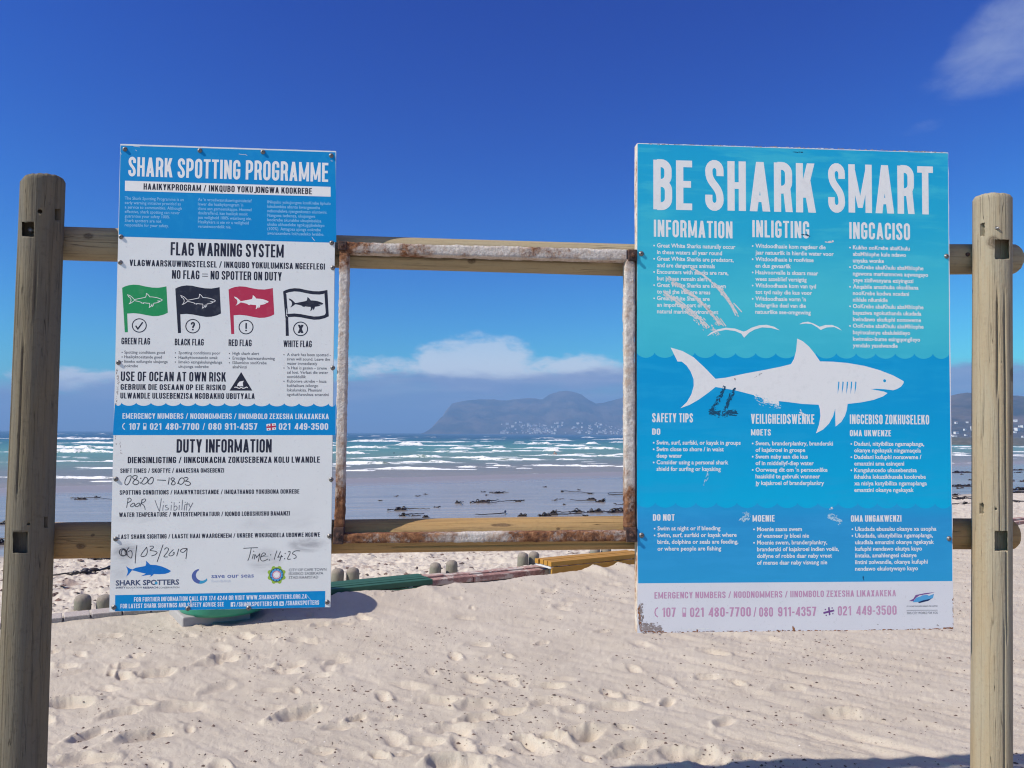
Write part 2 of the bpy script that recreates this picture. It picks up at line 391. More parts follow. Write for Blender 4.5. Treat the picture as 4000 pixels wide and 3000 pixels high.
_bk(1880, 1680, .2803, [(110, 780, 1050, 14), (98, 1400, 1560, 14), (120, 1740, 2100, 18), (140, 880, 1270, 20), (165, 460, 600, 10), (180, 620, 990, 35), (212, 1000, 1470, 26), (180, 1460, 1630, 34), (165, 1780, 2150, 16),
    (240, 80, 340, 24), (285, 130, 370, 30), (245, 600, 1130, 26), (275, 850, 1110, 44), (285, 370, 730, 14), (248, 1240, 1950, 36), (345, 740, 1540, 20), (352, 1600, 1880, 28), (335, 1800, 2200, 20), (382, -100, 130, 22),
    (405, -100, 580, 24), (403, 560, 810, 28), (405, 1050, 1280, 22), (405, 1290, 1550, 8), (490, 200, 390, 20), (520, 90, 240, 8), (513, 370, 470, 6), (490, 690, 1520, 20), (500, 1320, 2200, 20), (530, 570, 660, 8), (360, 1400, 1560, 14)])
_bk(200, 1400, .632, [(493, -120, 420, 12), (518, 140, 420, 12), (545, -120, 460, 20), (570, -120, 420, 24), (633, -160, 205, 9), (633, 345, 480, 9), (677, 270, 480, 10), (733, -160, 460, 14), (760, 300, 420, 5), (466, -60, 60, 6), (466, 280, 340, 6)])
_bk(3680, 1480, .4946, [(535, 60, 240, 8), (535, 500, 760, 9), (575, 500, 700, 7), (585, 60, 185, 8), (600, 500, 720, 8), (602, 100, 215, 8), (667, 40, 760, 11), (550, 100, 240, 5), (490, 140, 200, 5)])
rb = np.random.default_rng(5)
for (a, c, y, h) in list(BREAK):           # each breaker trails off into a thin line on either side
    if h > 3: L_ = c - a; BREAK.append((a - L_ * rb.uniform(.1, .7), c + L_ * rb.uniform(.1, .7), y + rb.uniform(-1.5, 1.5), max(1.0, h * rb.uniform(.16, .3))))
for i in range(36):                       # surf behind the sign boards and beyond the frame edges
    x0 = float(rb.choice([rb.uniform(430, 1240), rb.uniform(2520, 3700), rb.uniform(-2500, -100), rb.uniform(4100, 6500)]))
    BREAK.append((x0, x0 + rb.uniform(80, 380), rb.uniform(1718, 1835), rb.uniform(3, 10)))
for i in range(110):                      # short torn streaks between the main lines
    x0 = rb.uniform(-300, 4300); y = rb.uniform(1702, 1838); BREAK.append((x0, x0 + rb.uniform(12, 110), y, rb.uniform(.8, 2.4)))
for i in range(150):                      # far whitecaps
    x0 = rb.uniform(-1500, 5500); y = 1694 + .0061 * (x0 - 2000) + 4 + 22 * rb.random() ** 1.3
    BREAK.append((x0, x0 + rb.uniform(8, 46), y, rb.uniform(1.2, 3.0)))

def build_sea():
    u = np.linspace(-1.25, 1.25, 900); pxs = np.arange(4.2 * 769 / 32, 4.2 * 769 / 900, -0.085)
    Yr = 4.2 * 769 / pxs; Yr = np.concatenate([Yr, [1000, 1200, 1500, 2000, 3000, 4500, 6500]])
    U, Y = np.meshgrid(u, Yr); X = U * Y
    s = beach_s(X, Y); depth = np.clip(0.0412 * (s - 59.3), -0.2, 40)
    deep = sstep(0.0, 1.2, depth)
    Z = 0.16 * fbm(X * .16, Y * .5, 61, 4, .6) * deep + 0.03 * fbm(X * .7, Y * 1.9, 64, 3) * sstep(0, .3, depth)
    foam = np.zeros_like(X)
    for k, (xa, xb, y, h) in enumerate(BREAK):
        pc = on_level((xa + xb) / 2, y, SEA); yc = pc[1]
        if not (30 < yc < 880): continue
        A = max(h * yc / FPX * 0.85, 0.04); x0, x1 = (xa - 2000) / FPX * yc, (xb - 2000) / FPX * yc
        r0, r1 = np.searchsorted(Yr, yc - 8 - A * 3), np.searchsorted(Yr, yc + 8 + A * 5)
        if r1 <= r0: continue
        sl = slice(r0, r1); x, yy = X[sl], Y[sl]
        yl = yc + (0.5 + A * .9) * fbm(x * .35, x * 0 + k * 3.3, 100 + k, 3) * 2 + 0.4 * (x - pc[0]) * 0.02
        q = yy - yl; L = (x1 - x0)
        win = (sstep(0, .30 * L, x - x0 + .6 * vnoise(x * .9, yy * 0 + k, 7)) * sstep(0, .22 * L, x1 - x + .6 * vnoise(x * .9, yy * 0 + k, 8))) ** .8
        am = A * 1.1 * win * (0.55 + 0.5 * vnoise(x * .45, yy * 0 + k * 1.7, 40 + k) + 0.3 * vnoise(x * 1.7, yy * 0 + k * 1.1, 60 + k)) * (1 + .35 * (vnoise(x * 3, yy * 3, 3) - .5))
        dY = yc * yc / (4.2 * 769) * 0.085; front, back = max(0.35 + .35 * A, 1.3 * dY), max(1.3 + 1.5 * A, 2.5 * dY)
        prof = np.where(q < 0, 1 - sstep(0, front, -q), 1 - sstep(0, back, q))
        Z[sl] = np.maximum(Z[sl], Z[sl] * .5 + am * prof)
        fm = sstep(.02, .25, win) * np.where(q < 0, 1 - sstep(front * .9, front * 1.7, -q), 1 - sstep(.25 * back, .9 * back, q))
        foam[sl] = np.maximum(foam[sl], fm * np.clip(.45 + .8 * vnoise(x * .8, yy * 1.2, k), 0, 1))
    # thin wash running up the sand
    e = depth - 0.02 - .05 * fbm(X * .12, Y * .12, 71, 3)
    foam = np.maximum(foam, (0.62 * np.exp(-(e / .010) ** 2)) * vnoise(X * .3, Y * .3, 72) ** .5)
    foam = np.maximum(foam, 0.40 * np.exp(-((depth - .16 - .16 * fbm(X * .05, Y * .1, 75, 3)) / .05) ** 2) * vnoise(X * .2, Y * .9, 73))
    return tag(grid_mesh('sea', X, Y, SEA + Z, M_SEA, {'depth': np.clip(depth, 0, 40), 'foam': foam}), kind='structure')
build_sea()

# --- hills across the bay
def hill_mat(g, b):
    c = g.coord('Object'); n = g.noise(c, .012, 6, .62); n2 = g.noise(c, .06, 4, .6)
    sl = g.n('ShaderNodeNewGeometry'); sx = g.n('ShaderNodeSeparateXYZ'); g.nt.links.new(sl.outputs['Normal'], sx.inputs[0])
    col = g.mix(g.ss(n, .35, .65), (0.022, 0.030, 0.030), (0.125, 0.095, 0.075))
    rock = g.mul(g.ss(sx.outputs[2], .62, .80, 1, 0), g.ss(n2, .4, .6))
    g.put(b.inputs['Base Color'], g.mix(g.mul(rock, .8), col, (0.32, 0.26, 0.22))); b.inputs['Roughness'].default_value = .95; b.inputs['Specular IOR Level'].default_value = .1
M_HILL = mat('hillside', fn=hill_mat)
def hill(D, front, back, ridge, seed, rough, pw):
    """a range along Y = D: ridge is (photo x, photo y of the skyline)"""
    xs = np.array([(x - 2000) / FPX * D for x, y in ridge]); hs = np.array([(1691 + .0061 * (x - 2000) - y) / FPX * D + HC - SEA for x, y in ridge])
    X1 = np.linspace(xs[0], xs[-1], 420); H1 = np.interp(X1, xs, hs); H1 = np.maximum(H1, 0)
    v = np.concatenate([np.linspace(0, 1, 90), np.linspace(1, 0, 20)[1:]]); yy = np.concatenate([np.linspace(D - front, D, 90), np.linspace(D, D + back, 20)[1:]])
    V, XX = np.meshgrid(v, X1, indexing='ij'); Yg, _ = np.meshgrid(yy, X1, indexing='ij'); Hh = np.broadcast_to(H1, V.shape)
    gul = fbm(XX * rough, Yg * rough * .45, seed, 5, .55); rid = np.abs(fbm(XX * rough * 2.1, Yg * rough * .8, seed + 9, 4, .6))
    Z = Hh * (V ** pw) * (1 + .8 * gul * (1 - V ** 3)) - Hh * .55 * rid * V * (1 - V) * 2 + Hh * .03 * fbm(XX * rough * 9, Yg * rough * 4, seed + 4, 3) * V
    return XX, Yg, SEA - .4 + np.maximum(Z, 0)
E_ = [(1660, 1702), (1694, 1694), (1706, 1672), (1722, 1640), (1742, 1604), (1766, 1576), (1804, 1566), (1872, 1558), (1930, 1560), (1980, 1565), (2020, 1558), (2066, 1554), (2118, 1559), (2146, 1541), (2186, 1529),
      (2214, 1526), (2248, 1532), (2277, 1544), (2300, 1561), (2328, 1575), (2362, 1572), (2396, 1564), (2440, 1550), (2520, 1536), (2640, 1530), (2900, 1545), (3200, 1565), (3600, 1610), (4000, 1650), (4300, 1700)]
HX, HY, HZ = hill(2500, 430, 500, E_, 5, .0060, .95)
tag(grid_mesh('hills', HX, HY, HZ, M_HILL), kind='structure')
R_ = [(2700, 1700), (2900, 1670), (3200, 1630), (3500, 1592), (3690, 1566), (3722, 1554), (3742, 1538), (3790, 1531), (3850, 1534), (3900, 1541), (3945, 1544), (4000, 1547), (4200, 1556), (4600, 1600), (5200, 1680), (5500, 1712)]
RX, RY, RZ = hill(1000, 300, 250, R_, 15, .013, .80)
tag(grid_mesh('hills', RX, RY, RZ, M_HILL), kind='structure')
def hz(hx, hy, hzz, x, y):
    j = int(np.clip(np.searchsorted(hx[0], x), 0, hx.shape[1] - 1)); i = int(np.clip(np.searchsorted(hy[:90, 0], y), 0, 89)); return hzz[i, j]

# --- low rocky headland with the white house
def land_mat(g, b):
    c = g.coord('Object'); n = g.noise(c, .35, 5, .6)
    g.put(b.inputs['Base Color'], g.ramp(n, [(.35, (.05, .055, .03)), (.55, (.10, .09, .055)), (.7, (.16, .13, .10))])); b.inputs['Roughness'].default_value = .95
M_LAND = mat('headland_ground', fn=land_mat)
def headland(xa, xb, D, depth, top, seed, tailw):
    X1 = np.linspace(xa, xb, 120); Yr = np.linspace(D, D + depth, 40); X, Y = np.meshgrid(X1, Yr)
    e = sstep(xa, xa + tailw, X); v = sstep(0, depth * .12, Y - D - 3 * fbm(X * .15, X * 0, seed, 3))
    Z = SEA - .5 + (top - SEA + .5) * e * v * (1 + .25 * fbm(X * .2, Y * .2, seed, 4)); return X, Y, Z
LX, LY, LZ = headland(196, 420, 318, 500, 0.35, 3, 14)
tag(grid_mesh('land', LX, LY, LZ, M_LAND), kind='structure')
LX2, LY2, LZ2 = headland(150, 470, 360, 460, -1.5, 8, 30)
tag(grid_mesh('land', LX2, LY2, LZ2, M_LAND), kind='structure')

M_WHITE = mat('house_wall', (.80, .79, .76), .8); M_ROOF = mat('house_roof', (.10, .095, .095), .8); M_ROOF2 = mat('terracotta_roof', (.22, .15, .12), .8); M_GLASS = mat('dark_window', (.02, .025, .03), .1)
def small_house(w, d, h, rh, roof):
    m = MB(); m.box((0, 0, h / 2 - .6), (w / 2, 0, 0), (0, d / 2, 0), (0, 0, h / 2 + .6)); m.cur = 1
    e = .25; m.add([(-w / 2 - e, -d / 2 - e, h + .003), (w / 2 + e, -d / 2 - e, h + .003), (w / 2 + e, d / 2 + e, h + .003), (-w / 2 - e, d / 2 + e, h + .003), (-w / 2 - e, 0, h + rh), (w / 2 + e, 0, h + rh)],
                [(0, 1, 5, 4), (2, 3, 4, 5), (1, 2, 5), (3, 0, 4), (3, 2, 1, 0)])
    m.cur = 2
    for k in range(max(2, int(w / 2.4))):
        x = -w / 2 + (k + .5) * w / max(2, int(w / 2.4)); m.box((x, -d / 2 - .01, h * .55), (.42, 0, 0), (0, .03, 0), (0, 0, .5))
    return m.build('house', [M_WHITE, roof, M_GLASS])
protos = [small_house(5.4, 4.5, 3.2, 1.0, M_ROOF), small_house(7.5, 5, 4.2, .8, M_ROOF2), small_house(4.2, 4.2, 2.8, 1.2, M_ROOF2)]
rh_ = random.Random(4); used = set(); n_h = 0
def place_house(x, y, z, label, group, sc=1.0):
    k = rh_.randrange(3); o = protos[k]
    if k in used: o = o.copy(); COL.objects.link(o)
    used.add(k); o.location = (x, y, z); o.rotation_euler = (0, 0, rh_.uniform(-.5, .5)); o.scale = (sc,) * 3; tag(o, label, 'house', group)
done = 0
while done < 190:
    px = rh_.choice([rh_.uniform(1960, 2140), rh_.uniform(2060, 2445), rh_.uniform(2060, 2445)])
    y = 2070 + 8 + 120 * rh_.random() ** 1.5; x = (px - 2000) / FPX * y; z = hz(HX, HY, HZ, x, y)
    py = 1691 + .0061 * (px - 2000) - (z - HC) / y * FPX
    if z < SEA + 1 or py < 1650: continue
    place_house(x, y, z, 'tiny white house among the hazy hillside town across the bay', 'houses of the far hillside town', rh_.uniform(.55, 1.1)); done += 1
for i in range(26):
    px = rh_.choice([rh_.uniform(3722, 3808), rh_.uniform(3945, 3998), rh_.uniform(3640, 3720)]); y = 700 + 12 + 100 * rh_.random(); x = (px - 2000) / FPX * y; z = max(hz(RX, RY, RZ, x, y), -1.2)
    place_house(x, y, z, 'small white house at the foot of the nearer brown mountain', 'houses under the nearer mountain', rh_.uniform(.35, .6))
for o in protos:
    if 'label' not in o: bpy.data.objects.remove(o)
# the white building on the headland
hb = thing('house', 'long white building with a peaked dark roof on the low headland by the sea', 'house', (228, 700, -1.0))
def W_(x, y, z): return np.array([228 + x, 700 + y, -1.0 + z])
m = MB(); m.box(W_(6, 0, 1.4), (10, 0, 0), (0, 5, 0), (0, 0, 1.9)); m.build('wall', M_WHITE, hb)
m = MB(); b4 = [W_(-4.6, -5.6, 3.31), W_(16.6, -5.6, 3.31), W_(16.6, 5.6, 3.31), W_(-4.6, 5.6, 3.31), W_(4, 0, 7.6), W_(9, 0, 7.6)]
m.add(b4, [(0, 1, 5, 4), (2, 3, 4, 5), (1, 2, 5), (3, 0, 4), (3, 2, 1, 0)]); rf = m.build('roof', M_ROOF, hb)
for k in range(5):
    m = MB(); m.box(W_(-2.2 + k * 3.9, -5.02, 1.7), (1.1, 0, 0), (0, .05, 0), (0, 0, .75)); m.build('window', M_GLASS, hb)

# --- sea air: one even volume round everything
def haze():
    m = bpy.data.materials.new('sea_air'); m.use_nodes = True; nt = m.node_tree; nt.nodes.remove(nt.nodes['Principled BSDF'])
    v = nt.nodes.new('ShaderNodeVolumePrincipled'); v.inputs['Color'].default_value = HAZE_COL + (1,); v.inputs['Density'].default_value = HAZE_D; v.inputs['Anisotropy'].default_value = 0.0
    nt.links.new(v.outputs[0], nt.nodes['Material Output'].inputs['Volume'])
    b = MB(); b.box((0, 4870, 66), (9000, 0, 0), (0, 5000, 0), (0, 0, 80)); o = b.build('haze', m); tag(o, kind='stuff')
HAZE_COL, HAZE_D = (0.34, 0.60, 1.0), 0.00055
haze()
# ------------------------------------------------------------------ timber posts, rails and the rusty frame
def wood_mat(name, grey, tan, dark, tan_z=(-0.2, 0.8), tan_amt=0.7, mottled=0.5, knots=(), grainy=.42):
    def fn(g, b):
        c = g.coord('Object'); s = g.n('ShaderNodeSeparateXYZ'); g.nt.links.new(c, s.inputs[0])
        grain = g.noise(g.mapping(c, scale=(1, 1, .045)), 75, 6, .65, .4); broad = g.noise(g.mapping(c, scale=(1, 1, .16)), 9, 4, .6, .6); spots = g.noise(c, 60, 4, .6); big = g.noise(c, 3.2, 3, .6)
        t = g.mul(g.ss(g.add(s.outputs[2], g.mul(g.sub(big, .5), .5)), tan_z[0], tan_z[1], 1, 0), tan_amt)
        col = g.mix(g.m('MULTIPLY_ADD', g.ss(broad, .35, .65), .35, t, clamp=True), grey, tan)
        col = g.mix(g.mul(g.ss(grain, .5, .72), grainy), col, dark)
        col = g.mix(g.mul(g.ss(spots, .52, .72), .3 * mottled), col, dark)
        col = g.mix(g.mul(g.ss(big, .52, .7), .35 * mottled), col, tuple(.6 * a + .4 * d for a, d in zip(grey, dark)))
        crack = g.noise(g.mapping(c, scale=(1, 1, .02)), 26, 3, .6, .25); ck = g.ss(g.m('ABSOLUTE', g.sub(crack, .5)), 0, .0045, 1, 0)
        col = g.mix(g.mul(ck, g.ss(big, .42, .6, 0, .65)), col, tuple(.35 * x for x in dark))
        for (kz, kx, ra, rb_) in knots:                     # dark whorls where branches left the trunk
            wob = g.mul(g.sub(g.noise(c, 38, 3, .6), .5), 1.5)
            q = g.add(g.m('POWER', g.mul(g.sub(s.outputs[2], kz), 1 / ra), 2), g.m('POWER', g.mul(g.sub(s.outputs[0], kx), 1 / rb_), 2)); q = g.add(q, wob)
            f = g.mul(g.ss(q, .2, 1.1, 1, 0), g.ss(s.outputs[1], 0, .01)); ring = g.ss(g.m('SINE', g.mul(q, 14)), -.4, .6)
            col = g.mix(g.mul(f, .75), col, g.mix(ring, tuple(.5 * x for x in dark), tuple(.8 * x + .02 for x in dark)))
        g.put(b.inputs['Base Color'], col); b.inputs['Roughness'].default_value = .82; b.inputs['Specular IOR Level'].default_value = .2
        bump(g, b, g.sub(g.add(grain, g.mul(spots, .35)), g.mul(ck, .9)), .8, .005)
    return mat(name, fn=fn)
M_POST_L = wood_mat('weathered_post_timber', (.155, .135, .102), (.23, .165, .078), (.05, .042, .030), (-1.0, -.35), .8, .8)
kp = lambda px, py: (float(on_plane(px, py, 0)[2]) + .5, -(px - 3876) * .00102)
M_POST_R = wood_mat('pale_post_timber', (.34, .295, .215), (.34, .22, .10), (.16, .11, .07), (-.5, 1.6), .8, .6, [kp(3838, 955) + (.032, .022), kp(3918, 1462) + (.035, .016)], .22)
def rust_fn(lo, hi):
    def fn(g, b):
        c = g.coord('Object'); n = g.noise(c, 9, 6, .68, .3); f = g.noise(c, 95, 4, .65); r = g.attr('rust')
        k = g.ss(g.add(g.add(n, g.mul(r, .45)), g.mul(g.sub(f, .5), .35)), lo, hi)
        paint = g.mix(g.ss(f, .4, .65), (.47, .42, .385), (.64, .585, .545))
        paint = g.mix(g.ss(g.noise(c, 26, 5, .65), .48, .68, 0, .65), paint, (.40, .28, .20))
        ru = g.ramp(g.noise(c, 48, 5, .65), [(.3, (.045, .022, .018)), (.5, (.18, .075, .035)), (.68, (.34, .17, .085))])
        g.put(b.inputs['Base Color'], g.mix(k, paint, ru)); b.inputs['Roughness'].default_value = .88; b.inputs['Specular IOR Level'].default_value = .25
        bump(g, b, g.add(g.noise(c, 55, 5, .7), g.mul(f, .5)), .8, .006)
    return fn
M_FRAME = mat('flaking_painted_steel', fn=rust_fn(.56, .80))
M_RUSTY = mat('dark_rusted_steel', fn=lambda g, b: (g.put(b.inputs['Base Color'], g.ramp(g.noise(g.coord(), 60, 5, .65), [(.3, (.022, .014, .014)), (.52, (.07, .035, .028)), (.72, (.19, .085, .05))])), g.put(b.inputs['Roughness'], .85), bump(g, b, g.noise(g.coord(), 90, 4, .7), .8, .004)))
M_BOLT = mat('galvanised_bolt', (.33, .32, .32), .5, .6)
M_SCREW = mat('zinc_screw', fn=lambda g, b: (g.put(b.inputs['Base Color'], g.mix(g.noise(g.coord(), 300, 3), (.30, .29, .29), (.10, .085, .08))), g.put(b.inputs['Metallic'], .55), g.put(b.inputs['Roughness'], .42)))
M_HOLE = mat('screw_socket', (.012, .011, .012), .8)

def frame_axes(p0, p1, ref):
    z = np.asarray(p1) - np.asarray(p0); L = np.linalg.norm(z); z = z / L
    y = np.asarray(ref) - z * (np.asarray(ref) @ z); y /= np.linalg.norm(y); x = np.cross(y, z)
    return x, y, z, L
def log(name, p0, p1, r0, r1, material, seed, ref, nseg=120, nring=160, dome=(0.0, 0.0), tilt=0.0, grooves=(), facet=(1.2, 0.0)):
    """a round timber; local +Z runs from p0 to p1 and local +Y points along ref (towards the viewer)"""
    x, y, z, L = frame_axes(p0, p1, ref); t = np.linspace(0, 1, nring); a = np.linspace(0, 2 * np.pi, nseg, endpoint=False)
    A, T = np.meshgrid(a, t); R = r0 + (r1 - r0) * T
    R = R * (1 + .045 * fbm(T * L * 1.3 + 5, A * 0 + seed, seed, 3) - facet[1] * np.exp(-(((A - facet[0] + .25 * fbm(T * L * 2, A * 0, seed + 1, 2) + np.pi) % (2 * np.pi) - np.pi) / .42) ** 2) * (.4 + .6 * sstep(.3, .9, T)) + .020 * fbm(np.cos(A) * 1.2 + seed, np.sin(A) * 1.2 + T * L * .8, seed + 5, 3) + .010 * fbm(np.cos(A) * 9, np.sin(A) * 9 + T * L * .5, seed + 8, 3))
    for (ga, z0, z1, drift, wd, dp) in grooves:           # drying cracks
        c = ga + drift * (T * L - z0) + .05 * fbm(T * L * 3, A * 0 + ga, seed + 3, 3); da = np.abs((A - c + np.pi) % (2 * np.pi) - np.pi) * R
        R = R - dp * np.exp(-(da / wd) ** 2) * sstep(z0, z0 + .10, T * L) * (1 - sstep(z1 - .12, z1, T * L))
    Zl = T * L
    edge = lambda d: np.sqrt(np.clip(1 - (1 - np.clip(d / .008, 0, 1)) ** 2, 0, 1))
    R = R - .006 * (1 - edge(Zl)) - .006 * (1 - edge(L - Zl))
    Xl, Yl = R * np.cos(A), R * np.sin(A)
    k = sstep(.985, 1.0, T); Zl = Zl + k * (tilt * (Xl / r1) + .005 * fbm(Xl * 90, Yl * 90, seed + 2, 3))
    vs = np.stack([Xl, Yl, Zl], -1).reshape(-1, 3); n = nseg; fs = []
    for i in range(nring - 1):
        for j in range(n): fs.append((i * n + j, i * n + (j + 1) % n, (i + 1) * n + (j + 1) % n, (i + 1) * n + j))
    vs = list(map(tuple, vs)); b0 = len(vs); vs += [(0, 0, -dome[0]), (0, 0, L + dome[1])]
    for j in range(n): fs.append((b0, (j + 1) % n, j)); fs.append((b0 + 1, (nring - 1) * n + j, (nring - 1) * n + (j + 1) % n))
    me = bpy.data.meshes.new(name); me.from_pydata(vs, [], fs); me.materials.append(material)
    me.polygons.foreach_set('use_smooth', [True] * (len(fs) - 2 * n) + [False] * (2 * n)); me.update()
    o = bpy.data.objects.new(name, me); COL.objects.link(o)
    o.matrix_world = Matrix(((x[0], y[0], z[0], p0[0]), (x[1], y[1], z[1], p0[1]), (x[2], y[2], z[2], p0[2]), (0, 0, 0, 1)))
    return o
def carve(o, cutters):
    """cut real holes: each cutter is a closed world-space MB"""
    tmp = []
    for k, cb in enumerate(cutters):
        c = cb.build('cutter', o.data.materials[0]); tmp.append(c)
        m = o.modifiers.new('hole', 'BOOLEAN'); m.operation = 'DIFFERENCE'; m.solver = 'EXACT'; m.object = c
    dg = bpy.context.evaluated_depsgraph_get(); dg.update()
    me = bpy.data.meshes.new_from_object(o.evaluated_get(dg)); o.modifiers.clear(); o.data = me
    for c in tmp: bpy.data.objects.remove(c)
def wall_w(px, py, w, px2=None, py2=None): return on_plane(px, py, w)

# --- rails
RW = -0.120
def kn(p0, px, py, axis_y): return (float(np.linalg.norm(on_plane(px, py, RW) - on_plane(*p0, RW))), float(on_plane(px, py, RW + .06)[2] - on_plane(px, axis_y, RW + .06)[2]))
M_RAIL_T = wood_mat('grey_rail_timber', (.35, .29, .19), (.37, .275, .145), (.14, .10, .062), (-9, -8), 0, .5, [kn((140, 948), 375, 937, 955) + (.024, .014), kn((140, 948), 1840, 1030, 998) + (.02, .012)])
M_RAIL_B = wood_mat('tan_rail_timber', (.36, .255, .135), (.40, .245, .10), (.14, .08, .045), (8, 9), .55, .5, [kn((120, 2113), 348, 2124, 2110) + (.022, .012), kn((120, 2113), 389, 2082, 2109) + (.010, .007), kn((120, 2113), 2172, 2057, 2083) + (.009, .006), kn((120, 2113), 1955, 2045, 2087) + (.05, .007)])
FRONT = PN
rail1 = log('timber_rail', on_plane(140, 948, RW), on_plane(2610, 1021, RW), .0635, .0645, M_RAIL_T, 3, FRONT, grooves=[(2.0, .9, 2.2, .02, .003, .010), (1.2, .2, 1.0, -.03, .0025, .008)])
tag(rail1, 'long round top rail, pale grey timber running just above the rusty frame', 'rail')
rail2 = log('timber_rail', on_plane(120, 2113, RW), on_plane(2610, 2077, RW), .066, .0655, M_RAIL_B, 8, FRONT, grooves=[(2.2, 1.3, 2.4, .0, .003, .012)])
tag(rail2, 'long golden brown bottom rail running behind the foot of the rusty frame', 'rail')
rail3 = log('timber_rail', on_plane(2616, 1015, RW), on_plane(3962, 1013, RW), .0645, .0635, M_RAIL_T, 13, FRONT)
tag(rail3, 'upper short grey rail with its cut end poking out past the pale post', 'rail')
rail4 = log('timber_rail', on_plane(2616, 2079, RW), on_plane(3950, 2086, RW), .065, .063, M_RAIL_B, 17, FRONT)
tag(rail4, 'lower short brown rail with its cut end poking out past the pale post', 'rail')

# --- posts: pixel centres give the axis; the foot goes 0.5 m into the sand
def post(name, top, bot, w, r1, r0, material, seed, tilt, grooves, facet):
    P1, P0 = on_plane(*top, w), on_plane(*bot, w); d = P0 - P1; P0 = P1 + d * ((-.5 - P1[2]) / d[2])
    return log(name, P0, P1, r0, r1, material, seed, PN, nseg=140, nring=300, tilt=tilt, grooves=grooves, facet=facet), P0, P1
def hole(px0, py0, px1, py1, w, depth, front=.12, ragged=0.0, seed=1):
    """a mortise seen between two photo corners on the post's front"""
    c = [on_plane(px0, py0, w), on_plane(px1, py0, w), on_plane(px1, py1, w), on_plane(px0, py1, w)]; m = MB()
    ctr = sum(c) / 4; n = 7; ring = []; rr = random.Random(seed)
    for k in range(4):
        for i in range(n):
            p = c[k] + (c[(k + 1) % 4] - c[k]) * (i / n); ring.append(p + (p - ctr) * (rr.uniform(-ragged, ragged)))
    d = ctr - EYE; d = d / np.linalg.norm(d); N = len(ring)
    m.add([p - d * front for p in ring] + [p + d * depth for p in ring], [tuple(range(N))[::-1], tuple(range(N, 2 * N))] + [(i, (i + 1) % N, N + (i + 1) % N, N + i) for i in range(N)])
    return m
def round_hole(px, py, r, w, depth):
    p = on_plane(px, py, w); d = p - EYE; d /= np.linalg.norm(d); m = MB(); m.lathe(p - d * .1, [(r, 0), (r, .1 + depth)], 20, d); return m
def bolt_head(px, py, w, r, parent_label=None):
    p = on_plane(px, py, w); m = MB(); m.lathe(p, [(r, -.02), (r, .004), (r * .85, .009), (r * .4, .012), (.0005, .0125)], 16, PN); return m
WP = -.015
postL, _, _ = post('timber_post', (166, 702), (82, 3000), WP, .0735, .0815, M_POST_L, 21, -.010, [(.55, .6, 2.9, .004, .0035, .018), (1.42, 1.9, 2.55, .06, .0025, .008), (1.15, .9, 1.9, -.05, .002, .006), (.95, 2.5, 2.8, .02, .0025, .012), (1.9, 2.55, 2.85, .05, .002, .010)], (.75, .10))
tag(postL, 'dark weathered round post with square notches, beside the small white and blue board', 'post')
carve(postL, [hole(86, 868, 133, 924, WP + .06, .05, ragged=.05, seed=2), hole(214, 816, 246, 860, WP + .04, .035, ragged=.04, seed=3), round_hole(156, 826, .0075, WP + .07, .03),
              hole(51, 2078, 109, 2160, WP + .065, .026, ragged=.03, seed=4), hole(172, 2019, 202, 2061, WP + .05, .03, ragged=.03, seed=5), round_hole(112, 2047, .005, WP + .08, .02)])
postR, _, _ = post('timber_post', (3876, 772), (3873, 3000), WP, .0705, .0725, M_POST_R, 31, .003, [(1.75, 1.35, 2.72, -.11, .0026, .014), (1.35, 1.7, 2.7, -.10, .002, .008), (2.0, 1.9, 2.75, -.02, .002, .007), (1.6, .6, 1.5, -.03, .0024, .012), (2.3, 1.5, 2.3, .01, .002, .006), (1.2, 2.3, 2.8, .02, .0025, .014), (1.62, 2.2, 2.8, -.03, .0022, .012)], (1.5, .03))
tag(postR, 'pale round post beside the large blue board, with two ragged holes and two square notches', 'post')
carve(postR, [hole(3815, 872, 3846, 922, WP + .06, .05, ragged=.16, seed=6), hole(3886, 936, 3942, 1012, WP + .055, .045, ragged=.04, seed=7), round_hole(3893, 892, .0055, WP + .07, .02),
              hole(3809, 1966, 3843, 2008, WP + .06, .05, ragged=.15, seed=8), hole(3886, 2074, 3936, 2151, WP + .055, .04, ragged=.03, seed=9), round_hole(3890, 1988, .004, WP + .07, .02)])
def add_part(root, name, mb, m, smooth=True):
    o = mb.build(name, m, None, smooth); o.parent = root; o.matrix_parent_inverse = root.matrix_world.inverted(); return o
for root, pts in ((postL, [(122, 900, .022, .010)]), (postR, [(3893, 892, WP + .064, .0052)])):
    for (x, y, w, r) in pts: add_part(root, 'bolt', bolt_head(x, y, w if w > .03 else WP + w, r), M_BOLT)
for root, x, y, w, r in ((rail3, 3777, 995, RW + .06, .009),): add_part(root, 'bolt', bolt_head(x, y, w, r), M_RUSTY)

